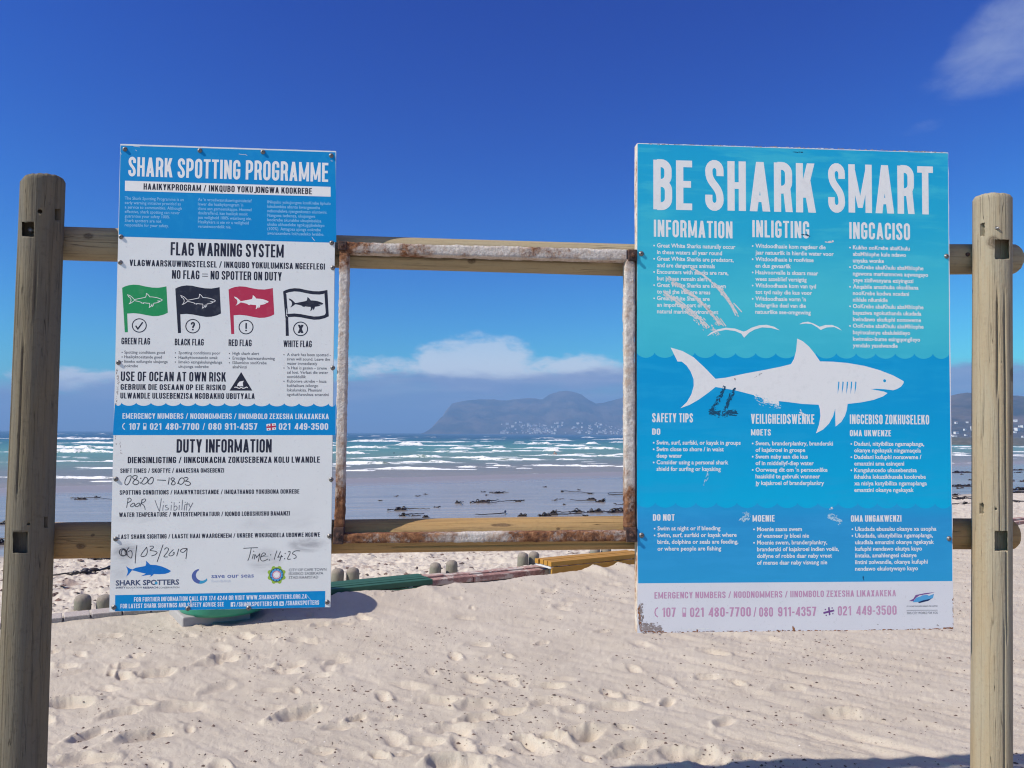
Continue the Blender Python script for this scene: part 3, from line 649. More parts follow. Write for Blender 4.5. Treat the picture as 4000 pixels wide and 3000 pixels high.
# --- rusty square-tube frame bolted to the rails between the boards
FW, FD = .001, .042                        # front face plane and depth
frame = thing('steel_frame', 'empty rusty square frame of flaking painted steel fixed across the rails between the two boards', 'frame', tuple(on_plane(1900, 2100, FW - FD / 2)))
def bar(c4, name='frame_bar', seed=0, rust=lambda t: t * 0, m_=M_FRAME):
    """four photo corners of the front face, given along the bar: start (a, b), end (b, a)"""
    a0, b0, b1, a1 = [on_plane(x, y, FW) for x, y in c4]; L = np.linalg.norm(a1 - a0); n = max(30, int(L / .006)); k = 5
    prof = [(0, 0)] ; vs, fs, ru = [], [], []
    # section points: s across the face (0..1), d depth
    sec = [(.0, -.4), (.0, -.10), (.06, -.02), (.25, 0), (.5, 0), (.75, 0), (.94, -.02), (1., -.10), (1., -.4), (1., -.75), (1., -1.), (.5, -1.), (0., -1.), (0., -.75)]
    for i in range(n + 1):
        t = i / n; p, q = a0 + (a1 - a0) * t, b0 + (b1 - b0) * t
        for j, (s, d) in enumerate(sec):
            nz = .0030 * float(fbm(np.array(t * L * 26 + seed * 7.), np.array(j * .9), seed, 4, .6)) + .0016 * float(fbm(np.array(t * L * 110.), np.array(j * 2.1), seed + 3, 2))
            cx = (s - .5) * 2; v = p + (q - p) * (s + .06 * 0) + PN * (d * FD); out = (q - p) / np.linalg.norm(q - p) * cx + PN * (d + .5) * 2; vs.append(v + out * nz * 1.6); ru.append(rust(t))
    N = len(sec)
    for i in range(n):
        for j in range(N): fs.append((i * N + j, (i + 1) * N + j, (i + 1) * N + (j + 1) % N, i * N + (j + 1) % N))
    fs += [tuple(range(N)), tuple(n * N + j for j in range(N))[::-1]]
    m = MB(); m.add(vs, fs); o = m.build(name, m_, frame, True); at = o.data.attributes.new('rust', 'FLOAT', 'POINT'); at.data.foreach_set('value', np.array(ru, np.float32))
    bm = bmesh.new(); bm.from_mesh(o.data); bmesh.ops.recalc_face_normals(bm, faces=bm.faces); bm.to_mesh(o.data); bm.free()
    return o
bar([(1354, 945), (1354, 987), (2450, 1019), (2450, 974)], seed=2, rust=lambda t: .10 + .5 * math.exp(-(t / .06) ** 2) + .28 * math.exp(-((t - .25) / .1) ** 2) + .3 * math.exp(-((t - .72) / .12) ** 2))
bar([(1341, 2086), (1340, 2123), (2450, 2114), (2450, 2074)], seed=5, rust=lambda t: .62 - .55 * math.exp(-((t - .47) / .09) ** 2))
bar([(1326, 976), (1363, 976), (1342, 2062), (1306, 2062)], seed=8, rust=lambda t: .05 + .6 * math.exp(-(t / .07) ** 2) + .75 * sstep(.72, .97, t))
bar([(2442, 1014), (2480, 1014), (2482, 2062), (2444, 2062)], seed=11, rust=lambda t: .0 + .5 * math.exp(-(t / .04) ** 2) + .7 * sstep(.80, .97, t))
for k, q in enumerate(([(1320, 941), (1355, 943), (1355, 979), (1321, 977)], [(2452, 974), (2488, 975), (2488, 1019), (2453, 1019)], [(1303, 2060), (1344, 2060), (1341, 2126), (1300, 2126)], [(2444, 2060), (2486, 2060), (2488, 2118), (2446, 2118)])):
    c = [on_plane(x, y, FW) for x, y in q]; m = MB(); rr = random.Random(k)
    f4 = [p + PN * .005 for p in c]; b4 = [p - PN * (FD + .001) for p in c]; m.add(f4 + b4, [(3, 2, 1, 0), (4, 5, 6, 7), (0, 1, 5, 4), (1, 2, 6, 5), (2, 3, 7, 6), (3, 0, 4, 7)])
    o = m.build('corner_plate', M_RUSTY, frame, bevel=.003)
    bm = bmesh.new(); bm.from_mesh(o.data); bmesh.ops.recalc_face_normals(bm, faces=bm.faces); bm.to_mesh(o.data); bm.free()
    ctr = sum(c) / 4; m = MB(); m.lathe(ctr + PN * .004, [(.0105, 0), (.0105, .004), (.0065, .0045), (.0065, .011), (.0055, .0125), (.0005, .0127)], 6 if k < 2 else 14, PN, PU); m.build('bolt', M_RUSTY, o)
# ------------------------------------------------------------------ lettering: a condensed poster face built from strokes, and the default face for small print
def _arc(cx, cy, rx, ry, a0, a1, n=9):
    return [(cx + rx * math.cos(math.radians(a0 + (a1 - a0) * i / n)), cy + ry * math.sin(math.radians(a0 + (a1 - a0) * i / n))) for i in range(n + 1)]
def _bez(p0, p1, p2, p3, n=8):
    o = []
    for i in range(n + 1):
        t = i / n; u = 1 - t
        o.append(tuple(u ** 3 * a + 3 * u * u * t * b + 3 * u * t * t * c + t ** 3 * d for a, b, c, d in zip(p0, p1, p2, p3)))
    return o
def stroke(pts, t, closed=False):
    """quads along a polyline, mitred"""
    q = [pts[0]]
    for p in pts[1:]:
        if math.hypot(p[0] - q[-1][0], p[1] - q[-1][1]) > 1e-4: q.append(p)
    if closed and math.hypot(q[0][0] - q[-1][0], q[0][1] - q[-1][1]) < 1e-4: q.pop()
    n = len(q); L, R = [], []
    for i in range(n):
        a, b, c = q[i - 1] if (i > 0 or closed) else None, q[i], q[(i + 1) % n] if (i < n - 1 or closed) else None
        ds = []
        for s, e in ((a, b), (b, c)):
            if s is not None and e is not None:
                l = math.hypot(e[0] - s[0], e[1] - s[1]); ds.append(((e[0] - s[0]) / l, (e[1] - s[1]) / l))
        if len(ds) == 1: nx, ny, k = -ds[0][1], ds[0][0], 1
        else:
            mx, my = -ds[0][1] - ds[1][1], ds[0][0] + ds[1][0]; l = math.hypot(mx, my) or 1; nx, ny = mx / l, my / l
            k = min(1 / max(nx * -ds[0][1] + ny * ds[0][0], .35), 2.2)
        L.append((b[0] + nx * k * t / 2, b[1] + ny * k * t / 2)); R.append((b[0] - nx * k * t / 2, b[1] - ny * k * t / 2))
    m = n if closed else n - 1
    return [[R[i], R[(i + 1) % n], L[(i + 1) % n], L[i]] for i in range(m)]
def _rect(x0, y0, x1, y1): return [(x0, y0), (x1, y0), (x1, y1), (x0, y1)]
def _glyph(ch, t, W):
    h = t / 2; v = t * .84; L, R, B, T = h, W - h, v / 2, 1 - v / 2; r = (R - L) / 2; rv = min(r * 1.12, .24); cx = W / 2; td = t * 1.06
    st = lambda p, c=False: stroke(p, t, c)
    stem = lambda x=0: [_rect(x, 0, x + t, 1)]
    bar = lambda y, x0, x1: [_rect(x0, y - v / 2, x1, y + v / 2)]
    par = lambda x0, x1, y0=0, y1=1, d=td: [[(x0, y0), (x0 + d, y0), (x1 + d, y1), (x1, y1)]]
    def bowl(y0, y1, xr):
        rc = min((y1 - y0) / 2, (xr - L) * .62); return stroke([(L, y1), (xr - rc, y1)] + _arc(xr - rc, y1 - rc, rc, rc, 90, 0, 6) + _arc(xr - rc, y0 + rc, rc, rc, 0, -90, 6) + [(L, y0)], t)
    if ch in 'O0': return st(_arc(cx, T - rv, r, rv, 0, 180) + _arc(cx, B + rv, r, rv, 180, 360), True), W
    if ch == 'Q': return _glyph('O', t, W)[0] + par(W - t * .75, cx - t * .2, -.10, .26, t) + [], W
    if ch == 'C': return st([(R, .64)] + _arc(cx, T - rv, r, rv, 0, 180) + _arc(cx, B + rv, r, rv, 180, 360) + [(R, .36)]), W
    if ch == 'G': return st([(R, .67)] + _arc(cx, T - rv, r, rv, 0, 180) + _arc(cx, B + rv, r, rv, 180, 360) + [(R, .50)]) + bar(.47, cx - .02, W), W
    if ch == 'S': return st([(R, .69)] + _arc(cx, T - rv, r, rv, 0, 180) + _bez((L, T - rv), (L, .50), (R, .52), (R, B + rv), 10) + _arc(cx, B + rv, r, rv, 0, -180) + [(L, .31)]), W
    if ch == 'U': return st([(L, 1)] + _arc(cx, B + rv, r, rv, 180, 360) + [(R, 1)]), W
    if ch == 'J': return st([(R, 1)] + _arc(cx, B + rv - .08, r, rv, 0, -150)), W * .85
    if ch == 'D': return stem() + bowl(B, T, R), W
    if ch == 'P': return stem() + bowl(.42, T, R), W
    if ch == 'R': return stem() + bowl(.45, T, R) + [[(R - h - .05, .5), (R + h - .04, .47), (W + .01, 0), (W + .01 - t, 0)]], W
    if ch == 'B': return stem() + bowl(.535, T, R - .01) + bowl(B, .535, R), W
    if ch == 'E': return stem() + bar(T, 0, W * .86) + bar(.52, 0, W * .80) + bar(B, 0, W * .86), W * .86
    if ch == 'F': return stem() + bar(T, 0, W * .84) + bar(.50, 0, W * .78), W * .82
    if ch == 'L': return stem() + bar(B, 0, W * .82), W * .80
    if ch == 'T': return stem((W * .95 - t) / 2) + bar(T, 0, W * .95), W * .95
    if ch == 'H': return stem() + stem(W - t) + bar(.51, 0, W), W
    if ch == 'I': return stem(), t
    if ch == 'K': return stem() + [[(t * .9 - td / 2, .30), (t * .9 + td / 2, .30), (W + .01, 1), (W + .01 - td, 1)]] + [[(t * 1.5 - td * .45, .60), (t * 1.5 + td * .5, .66), (W + .04, 0), (W + .04 - td, 0)]], W + .03
    if ch == 'A':
        w = W * 1.12; c = w / 2; return par(0, c - td / 2) + par(w - td, c - td / 2) + bar(.255, .25 * c + td * .1, w - .25 * c - td * .1), w
    if ch == 'V':
        w = W * 1.1; c = w / 2; return par(c - td / 2, 0) + par(c - td / 2, w - td), w
    if ch == 'W':
        w = W * 1.62; a, d = w * .30, td * .92; return par(a - d / 2, 0, d=d) + par(a - d / 2, w / 2 - d / 2, d=d) + par(w - a - d / 2, w / 2 - d / 2, d=d) + par(w - a - d / 2, w - d, d=d), w
    if ch == 'M':
        w = W * 1.40; d = td * .80; return stem() + stem(w - t) + [[(0, 1), (d, 1), (w / 2 + d * .42, .10), (w / 2 - d * .42, .10)], [(w - d, 1), (w, 1), (w / 2 + d * .42, .10), (w / 2 - d * .42, .10)]], w
    if ch == 'N':
        w = W * 1.06; return stem() + stem(w - t) + [[(0, 1), (td, 1), (w, 0), (w - td, 0)]], w
    if ch == 'X': return par(0, W - td) + par(W - td, 0), W
    if ch == 'Y':
        w = W * 1.06; c = w / 2; return par(c - td / 2, 0, .38) + par(c - td / 2, w - td, .38) + [_rect(c - t / 2, 0, c + t / 2, .44)], w
    if ch == 'Z': return bar(T, 0, W * .92) + bar(B, 0, W * .92) + par(0, W * .92 - td, v * .5, 1 - v * .5), W * .92
    if ch == '1': return [_rect(W * .72 - t, 0, W * .72, 1), [(W * .72 - t, 1), (W * .72 - t, .80), (W * .06, .72), (W * .06, .86)]], W * .74
    if ch == '2': return st([(L, .69)] + _arc(cx, T - rv, r, rv, 180, 0) + _bez((R, T - rv), (R, .48), (L, .36), (L, v * .7), 8)) + bar(B, 0, W), W
    if ch == '3': return st([(L, .71)] + _arc(cx, T - rv, r, rv, 180, 0) + _bez((R, T - rv), (R, .56), (cx, .53), (cx - .03, .53), 5)) + st(_bez((cx - .03, .53), (cx, .53), (R, .50), (R, B + rv), 5) + _arc(cx, B + rv, r, rv, 0, -180) + [(L, .30)]), W
    if ch == '4': return [_rect(W * .62, 0, W * .62 + t, 1)] + bar(.24, 0, W * 1.02) + [[(0, .20), (td * .9, .20), (W * .62 + t, 1), (W * .62 + t - td, 1)]], W * 1.04
    if ch == '5': return bar(T, 0, W * .95) + st([(L, 1), (L, .5)]) + st(_arc(cx, .42, r, .19, 165, 0, 8) + _arc(cx, B + rv, r, rv, 0, -180) + [(L, .30)]), W
    if ch in '69':
        p = st([(R, .70)] + _arc(cx, T - rv, r, rv, 0, 180) + _arc(cx, B + rv, r, rv, 180, 360) + _arc(cx, .40, r, .17, 0, 180))
        return (p if ch == '6' else [[(W - x, 1 - y) for x, y in q] for q in p]), W
    if ch == '7': return bar(T, 0, W * .95) + par(W * .14, W * .95 - td), W * .95
    if ch == '8': return st(_arc(cx, .76, r * .95, .24 - v / 2, 0, 360, 16), True) + st(_arc(cx, .265, r, .265 - v / 2, 0, 360, 16), True), W
    if ch == '/': return par(0, W * .55, -.02, 1.02, t * .8), W * .55 + t * .8
    if ch == '-': return bar(.42, 0, W * .55), W * .55
    if ch == '=': return [_rect(0, .58, .62, .65), _rect(0, .32, .62, .39)], .62
    if ch == '.': return [_rect(0, 0, t, t)], t
    if ch == '!': return [_rect(0, .30, t, 1), _rect(0, 0, t, t)], t
    if ch == '?': return st([(L, .70)] + _arc(cx, T - rv, r, rv, 180, 0) + _bez((R, T - rv), (R, .54), (cx, .50), (cx, .30), 6)) + [_rect(cx - h, 0, cx + h, t)], W
    return [], W * .5
_GC = {}
def fill(polys):
    """union of overlapping polygons -> (verts, triangles)"""
    vs, fs = [], []
    for p in polys:
        a = sum(p[i][0] * p[(i + 1) % len(p)][1] - p[(i + 1) % len(p)][0] * p[i][1] for i in range(len(p)))
        if abs(a) < 1e-9: continue
        if a < 0: p = p[::-1]
        b = len(vs); vs += [Vector(q) for q in p]; fs.append(list(range(b, b + len(p))))
    ov, oe, of, _, _, orf = delaunay_2d_cdt(vs, [], fs, 0, 1e-6)
    tri = [tuple(f) for f, o in zip(of, orf) if o]; used = {i: k for k, i in enumerate(sorted({i for f in tri for i in f}))}
    out = []
    for f in tri:
        a, b, c = (ov[i] for i in f[:3]); ar = (b - a).cross(c - a); f = tuple(used[i] for i in f); out.append(f if ar > 0 else f[::-1])
    return [tuple(ov[i]) for i in sorted(used)], out
def glyph(ch, t, W):
    k = (ch, t, W)
    if k not in _GC:
        p, w = _glyph(ch, t, W); _GC[k] = (fill(p) if p else ([], [])) + (w,)
    return _GC[k]
def poster(text, t=.17, W=.42, gap=.075):
    """2D geometry for a poster line with cap height 1"""
    x, vs, fs = 0.0, [], []
    for ch in text:
        if ch == ' ': x += W * .52; continue
        v, f, w = glyph(ch, t, W); b = len(vs); vs += [(x + p[0], p[1]) for p in v]; fs += [tuple(i + b for i in q) for q in f]; x += w + gap
    return vs, fs, x - gap
_FONT_OBJ = None; _CAPK = None
def small_print(text, bold=0.0):
    """2D geometry in the default face, cap height 1"""
    global _FONT_OBJ
    k = ('sp', text, bold)
    if k in _GC: return _GC[k]
    if _FONT_OBJ is None:
        c = bpy.data.curves.new('lettering', 'FONT'); _FONT_OBJ = bpy.data.objects.new('lettering', c); c.resolution_u = 2; c.size = 1.0; c.fill_mode = 'FRONT'
    c = _FONT_OBJ.data; c.body = text; c.offset = bold
    global _CAPK
    if _CAPK is None:
        c.body = 'H'; me = _FONT_OBJ.to_mesh(); _CAPK = 1 / max(v.co.y for v in me.vertices); _FONT_OBJ.to_mesh_clear(); c.body = text
    me = _FONT_OBJ.to_mesh(); k_ = _CAPK
    vs = [(v.co.x * k_, v.co.y * k_) for v in me.vertices]; fs = [tuple(p.vertices) for p in me.polygons]; _FONT_OBJ.to_mesh_clear()
    w = max([v[0] for v in vs] or [0]); x0 = min([v[0] for v in vs] or [0]); vs = [(a - x0, b) for a, b in vs]
    out = []
    for f in fs:
        a, b, c2 = (vs[i] for i in f[:3]); s = (b[0] - a[0]) * (c2[1] - a[1]) - (b[1] - a[1]) * (c2[0] - a[0]); out.append(f if s > 0 else f[::-1])
    _GC[k] = (vs, out, w - x0); return _GC[k]
# ------------------------------------------------------------------ the two sign boards
def homog(src, dst):
    A, bb = [], []
    for (x, y), (u, v) in zip(src, dst):
        A += [[x, y, 1, 0, 0, 0, -u * x, -u * y], [0, 0, 0, x, y, 1, -v * x, -v * y]]; bb += [u, v]
    return np.append(np.linalg.solve(np.array(A, float), np.array(bb, float)), 1).reshape(3, 3)
def hap(H, x, y):
    p = H @ np.array([x, y, 1.0]); return p[0] / p[2], p[1] / p[2]
class Sign:
    def __init__(self, root, corners):
        self.root, self.c = root, corners; tl, tr, br, bl = [on_plane(*p) for p in corners]
        self.W = (np.linalg.norm(tr - tl) + np.linalg.norm(br - bl)) / 2; self.Hh = (np.linalg.norm(tl - bl) + np.linalg.norm(tr - br)) / 2
        self.H = homog(corners, [(0, self.Hh), (self.W, self.Hh), (self.W, 0), (0, 0)]); self.Hi = np.linalg.inv(self.H); self.parts = {}
    def crop(self, ox, oy, k): self.ox, self.oy, self.k = ox, oy, k
    def px(self, x, y): return self.ox + self.k * x, self.oy + self.k * y
    def loc(self, x, y): return hap(self.H, *self.px(x, y))
    def wld(self, a, b, lift): return on_plane(*hap(self.Hi, a, b), lift * .14)
    def mb(self, part, m):
        return self.parts.setdefault((part, m.name), (MB(), m))[0]
    def poly(self, part, m, pts, lift=.0008, smooth=False):
        if smooth: pts = catmull(pts)
        vs, fs = fill([[self.loc(*p) for p in pts]]); self.mb(part, m).add([self.wld(a, b, lift) for a, b in vs], fs)
    def polys(self, part, m, plist, lift):
        for i, q in enumerate(plist):
            vs, fs = fill([[self.loc(*p) for p in q]]); self.mb(part, m).add([self.wld(a, b, lift + i * .00004) for a, b in vs], fs)
    def disc(self, part, m, x, y, r, lift, r2=0):
        a, b = self.loc(x, y); q = abs(self.loc(x + r, y)[0] - a); ri = q * r2 / r; n = 32; mb = self.mb(part, m)
        o = [self.wld(a + q * math.cos(2 * math.pi * i / n), b + q * math.sin(2 * math.pi * i / n), lift) for i in range(n)]
        if r2 == 0: mb.add(o, [tuple(range(n))])
        else: mb.add(o + [self.wld(a + ri * math.cos(2 * math.pi * i / n), b + ri * math.sin(2 * math.pi * i / n), lift) for i in range(n)], [(i, (i + 1) % n, n + (i + 1) % n, n + i) for i in range(n)])
    def lines(self, part, m, plist, wd, lift, closed=False):
        """strokes of a pen, width in crop pixels"""
        a0, b0 = self.loc(0, 0); wl = abs(self.loc(wd, 0)[0] - a0); k = 0
        for pts in plist:
            for q in stroke([self.loc(*p) for p in pts], wl, closed):
                ar = sum(q[i][0] * q[(i + 1) % 4][1] - q[(i + 1) % 4][0] * q[i][1] for i in range(4)); k += 1
                self.mb(part, m).add([self.wld(a, b, lift + (k % 40) * .00002) for a, b in q], [(0, 1, 2, 3) if ar > 0 else (3, 2, 1, 0)])
    def geo(self, part, m, g, x, y, x1, cap, lift):
        (a, b), (a1, _) = self.loc(x, y), self.loc(x1, y); sy = abs(self.loc(x, y - cap)[1] - b); sx = (a1 - a) / g[2]
        self.mb(part, m).add([self.wld(a + p * sx, b + q * sy, lift) for p, q in g[0]], g[1])
    def uniq(self, part):
        self.cnt = getattr(self, 'cnt', 0) + 1; return part if '#' in part else '%s#%d' % (part, self.cnt)
    def head(self, part, m, text, x, y, x1, cap, t=.17, W=.42, gap=.075, lift=.0016):
        self.geo(self.uniq(part), m, poster(text, t, W, gap), x, y, x1, cap, lift)
    def small(self, part, m, text, x, y, x1, cap, bold=0.0, lift=.0016):
        self.geo(self.uniq(part), m, small_print(text, bold), x, y, x1, cap, lift)
    def para(self, part, m, rows, x, ys, ref, x1, cap, bold=0.0, bullet=None, lift=.0016):
        """rows of small print sharing one size; a leading * marks a bulleted row"""
        part = self.uniq(part)
        sx = (self.loc(x1, ys[0])[0] - self.loc(x, ys[0])[0]) / small_print(rows[ref].lstrip('*'), bold)[2]
        for r, y in zip(rows, ys):
            tx = r.lstrip('*'); g = small_print(tx, bold); a, b = self.loc(x, y); sy = abs(self.loc(x, y - cap)[1] - b)
            self.mb(part, m).add([self.wld(a + p * sx, b + q * sy, lift) for p, q in g[0]], g[1])
            if r[0] == '*' and bullet: self.disc(part, m, bullet, y - cap * .42, cap * .20, lift)
    def finish(self):
        for (part, _), (mb, m) in self.parts.items(): mb.build(part.split('#')[0], m, self.root)
def catmull(p, n=5):
    o = []
    for i in range(len(p)):
        a, b, c, d = (np.array(p[(i + k) % len(p)], float) for k in (-1, 0, 1, 2))
        for j in range(n):
            t = j / n; o.append(tuple(.5 * (2 * b + (c - a) * t + (2 * a - 5 * b + 4 * c - d) * t * t + (3 * b - a - 3 * c + d) * t ** 3)))
    return o
def print_mat(name, col, worn=None, amt=.25, scale=40):
    def fn(g, b):
        c = g.coord('Object'); n = g.noise(c, scale, 5, .65); n2 = g.noise(c, 5, 4, .6)
        k = g.mul(g.ss(g.add(g.mul(n, .7), g.mul(n2, .4)), .55, .72), amt)
        g.put(b.inputs['Base Color'], g.mix(k, col, worn or tuple(min(1, .6 * x + .25) for x in col))); b.inputs['Roughness'].default_value = .5; b.inputs['Specular IOR Level'].default_value = .15
    return mat(name, fn=fn)
INK = print_mat('dark_ink', (.022, .025, .045), amt=.10); WHT = print_mat('white_vinyl', (.82, .81, .80), (.66, .655, .65), .3)
BLU = print_mat('blue_vinyl', (.001, .24, .58), (.015, .30, .60), .35); GRN = print_mat('green_vinyl', (.02, .28, .10), amt=.1); RED = print_mat('red_vinyl', (.46, .035, .085), amt=.1)
PALE = print_mat('pale_blue_print', (.30, .56, .80), (.15, .42, .74), .5); GREY = print_mat('grey_small_print', (.10, .105, .125), (.25, .26, .28), .4)
FADE = print_mat('faded_white_print', (.74, .77, .82), (.35, .55, .78), .45, 90)
PEN = print_mat('marker_pen', (.035, .036, .042), (.20, .20, .22), .45, 120); PENG = print_mat('faded_marker_pen', (.16, .16, .18), (.4, .4, .43), .45, 120)
PINK = print_mat('sun_faded_red_print', (.58, .31, .47), (.72, .56, .64), .45, 70); VIO = print_mat('faded_violet_print', (.20, .08, .27), amt=.15)
LGR = print_mat('leaf_green_print', (.30, .46, .06), amt=.1); NAVY = print_mat('navy_print', (.012, .03, .11), amt=.1); ROSE = print_mat('rose_print', (.55, .06, .16), amt=.1); SKYB = print_mat('sky_blue_print', (.10, .38, .68), amt=.1)
LOGOB = print_mat('logo_blue_print', (.008, .16, .52), amt=.15); SLATE = print_mat('slate_print', (.07, .09, .16), amt=.2); PERI = print_mat('periwinkle_print', (.09, .13, .36), amt=.2); AQUA = print_mat('aqua_print', (.05, .33, .55), amt=.2)
FLAKE = print_mat('bare_scuffed_metal', (.74, .69, .67), (.40, .36, .35), .55, 160); SCUFD = print_mat('dark_scuff', (.012, .075, .15), (.02, .13, .26), .5, 160)
PALESC = print_mat('pale_scuff', (.45, .66, .78), (.2, .5, .74), .6, 130); RUSTSP = mat('rust_speck', fn=lambda g, b: (g.put(b.inputs['Base Color'], g.ramp(g.noise(g.coord(), 90, 4), [(.3, (.07, .03, .02)), (.6, (.36, .14, .05))])), g.put(b.inputs['Roughness'], .9)))
GRIME = mat('grimy_edge', fn=lambda g, b: (g.put(b.inputs['Base Color'], g.mix(g.noise(g.coord(), 60, 5), (.13, .085, .075), (.50, .44, .42))), g.put(b.inputs['Roughness'], .9)))
def board_white(name, smudges, base=(.74, .745, .74)):
    """painted board: marker smears sit at given spots (local x, local z, half width, half height, strength)"""
    def fn(g, b):
        c = g.coord('Object'); s = g.n('ShaderNodeSeparateXYZ'); g.nt.links.new(c, s.inputs[0]); n = g.noise(g.mapping(c, rot=(0, .5, 0), scale=(1, 1, 2.6)), 9, 6, .68, .5)
        col = g.mix(g.ss(g.noise(c, 7, 5, .6), .40, .75, 0, .22), base, tuple(x * .86 for x in base)); col = g.mix(g.ss(g.noise(c, 90, 3, .7), .60, .72, 0, .35), col, (.52, .51, .52))
        for (x, z, rx, rz, k) in smudges:
            q = g.add(g.m('POWER', g.mul(g.sub(s.outputs[0], x), 1 / rx), 2), g.m('POWER', g.mul(g.sub(s.outputs[2], z), 1 / rz), 2)); f = g.mul(g.ss(q, 0, 1, 1, 0), g.ss(n, .35, .68, .15, 1))
            col = g.mix(g.mul(f, k), col, (.27, .265, .29))
        g.put(b.inputs['Base Color'], col); b.inputs['Roughness'].default_value = .42; bump(g, b, g.noise(c, 5, 3), .06, .02)
    return mat(name, fn=fn)
def slab(sign, name, m, depth, rough=0.0, seed=1, rim=None):
    """the board itself, edges slightly chewed; rim is the material of its folded sides"""
    c = sign.c; pts = []; rr = random.Random(seed)
    for k in range(4):
        a, b = np.array(c[k]), np.array(c[(k + 1) % 4]); n = 70
        for i in range(n):
            p = a + (b - a) * i / n; t = (b - a) / np.linalg.norm(b - a); nn = np.array([t[1], -t[0]]); d = 0 if i == 0 else rough * (float(fbm(np.array(i * .35 + k * 90.), np.array(seed * 3.), seed, 3, .7)) * 3 + rr.uniform(-.5, .5)); pts.append(p + nn * d)
    f = [on_plane(x, y, 0) for x, y in pts]; N = len(f); mb = MB(); mb.add(f, [tuple(range(N))[::-1]]); o = mb.build(name, m, sign.root)
    mb = MB(); mb.add([p - PN * .0004 for p in f] + [p - PN * depth for p in f], [(i, N + i, N + (i + 1) % N, (i + 1) % N)[::-1] for i in range(N)] + [tuple(range(N, 2 * N))]); mb.build('rim', rim or m, sign.root)
def screw(sign, px, py, r=.0065, lift=.0):
    p = on_plane(px, py, lift); mb = MB(); mb.lathe(p, [(r * 1.35, 0), (r * 1.35, .0014), (r, .0016), (r * .95, .0045), (r * .72, .0064), (r * .40, .0068)], 14, PN); s = mb.build('screw', M_SCREW, sign.root, True)
    mb = MB(); mb.lathe(p, [(r * .42, .0066), (r * .40, .0071)], 6, PN); mb.build('socket', M_HOLE, s)
def flakes(sign, part, m, curve, n, wd, size, seed, lift=.0022, along=2.2):
    part = sign.uniq(part); rr = random.Random(seed); P = [np.array(p, float) for p in curve]; seg = [np.linalg.norm(P[i + 1] - P[i]) for i in range(len(P) - 1)]; tot = sum(seg)
    for _ in range(n):
        d = rr.random() * tot; i = 0
        while d > seg[i] and i < len(seg) - 1: d -= seg[i]; i += 1
        t = (P[i + 1] - P[i]) / seg[i]; nn = np.array([-t[1], t[0]]); q = P[i] + t * d + nn * rr.gauss(0, wd * .42); s = size * rr.uniform(.35, 1.15); k = rr.uniform(.8, along)
        ring = []
        for j in range(7):
            a = 2 * math.pi * j / 7; r = s * rr.uniform(.55, 1.1); ring.append(q + t * r * k * math.cos(a) + nn * r * .62 * math.sin(a))
        w = [on_plane(*sign.px(*p), (lift + rr.uniform(0, .0004)) * .14) for p in ring]; sign.mb(part, m).add(w, [tuple(range(7))[::-1]])
SHARK_TAIL = [(272, 200), (350, 223), (425, 265), (500, 335), (570, 408)]
SHARK = SHARK_TAIL + [(640, 400), (760, 374), (900, 348), (1000, 328), (1072, 310), (1092, 275), (1106, 220), (1113, 140), (1150, 158), (1190, 192), (1225, 235), (1265, 292), (1350, 294), (1450, 303), (1560, 322), (1660, 350), (1750, 385), (1800, 412), (1822, 425), (1818, 440), (1803, 460), (1778, 475), (1750, 484), (1690, 477), (1640, 474), (1600, 476),
         (1645, 484), (1690, 493), (1713, 503), (1685, 524), (1620, 548), (1540, 564), (1448, 575), (1443, 615), (1430, 655), (1405, 695), (1368, 725), (1366, 670), (1366, 605), (1352, 655), (1325, 705), (1285, 745), (1238, 770), (1258, 712), (1267, 655), (1264, 610), (1255, 580), (1150, 575), (1050, 562), (990, 556), (993, 575), (990, 590), (960, 575), (920, 570), (890, 565),
         (888, 540), (820, 515), (700, 484), (570, 462), (520, 502), (460, 545), (400, 580), (337, 603), (380, 562), (410, 510), (425, 455), (424, 410), (405, 360), (378, 320), (345, 293), (318, 293)]
def scallop(xs, y0, y1, x_first, x_last):
    """a row of hanging wave scallops between peaks"""
    o = []; pk = [x_first] + list(xs) + [x_last]
    for a, b in zip(pk[:-1], pk[1:]):
        o += [(a + (b - a) * t, y0 + (y1 - y0) * (math.sin(math.pi * t) ** .6)) for t in (0, .06, .14, .25, .38, .5, .62, .75, .86, .94)]
    return o + [(x_last, y0)]
def slope(pts, x0, dy0, x1, dy1): return [(x, y + dy0 + (dy1 - dy0) * (x - x0) / (x1 - x0)) for x, y in pts]

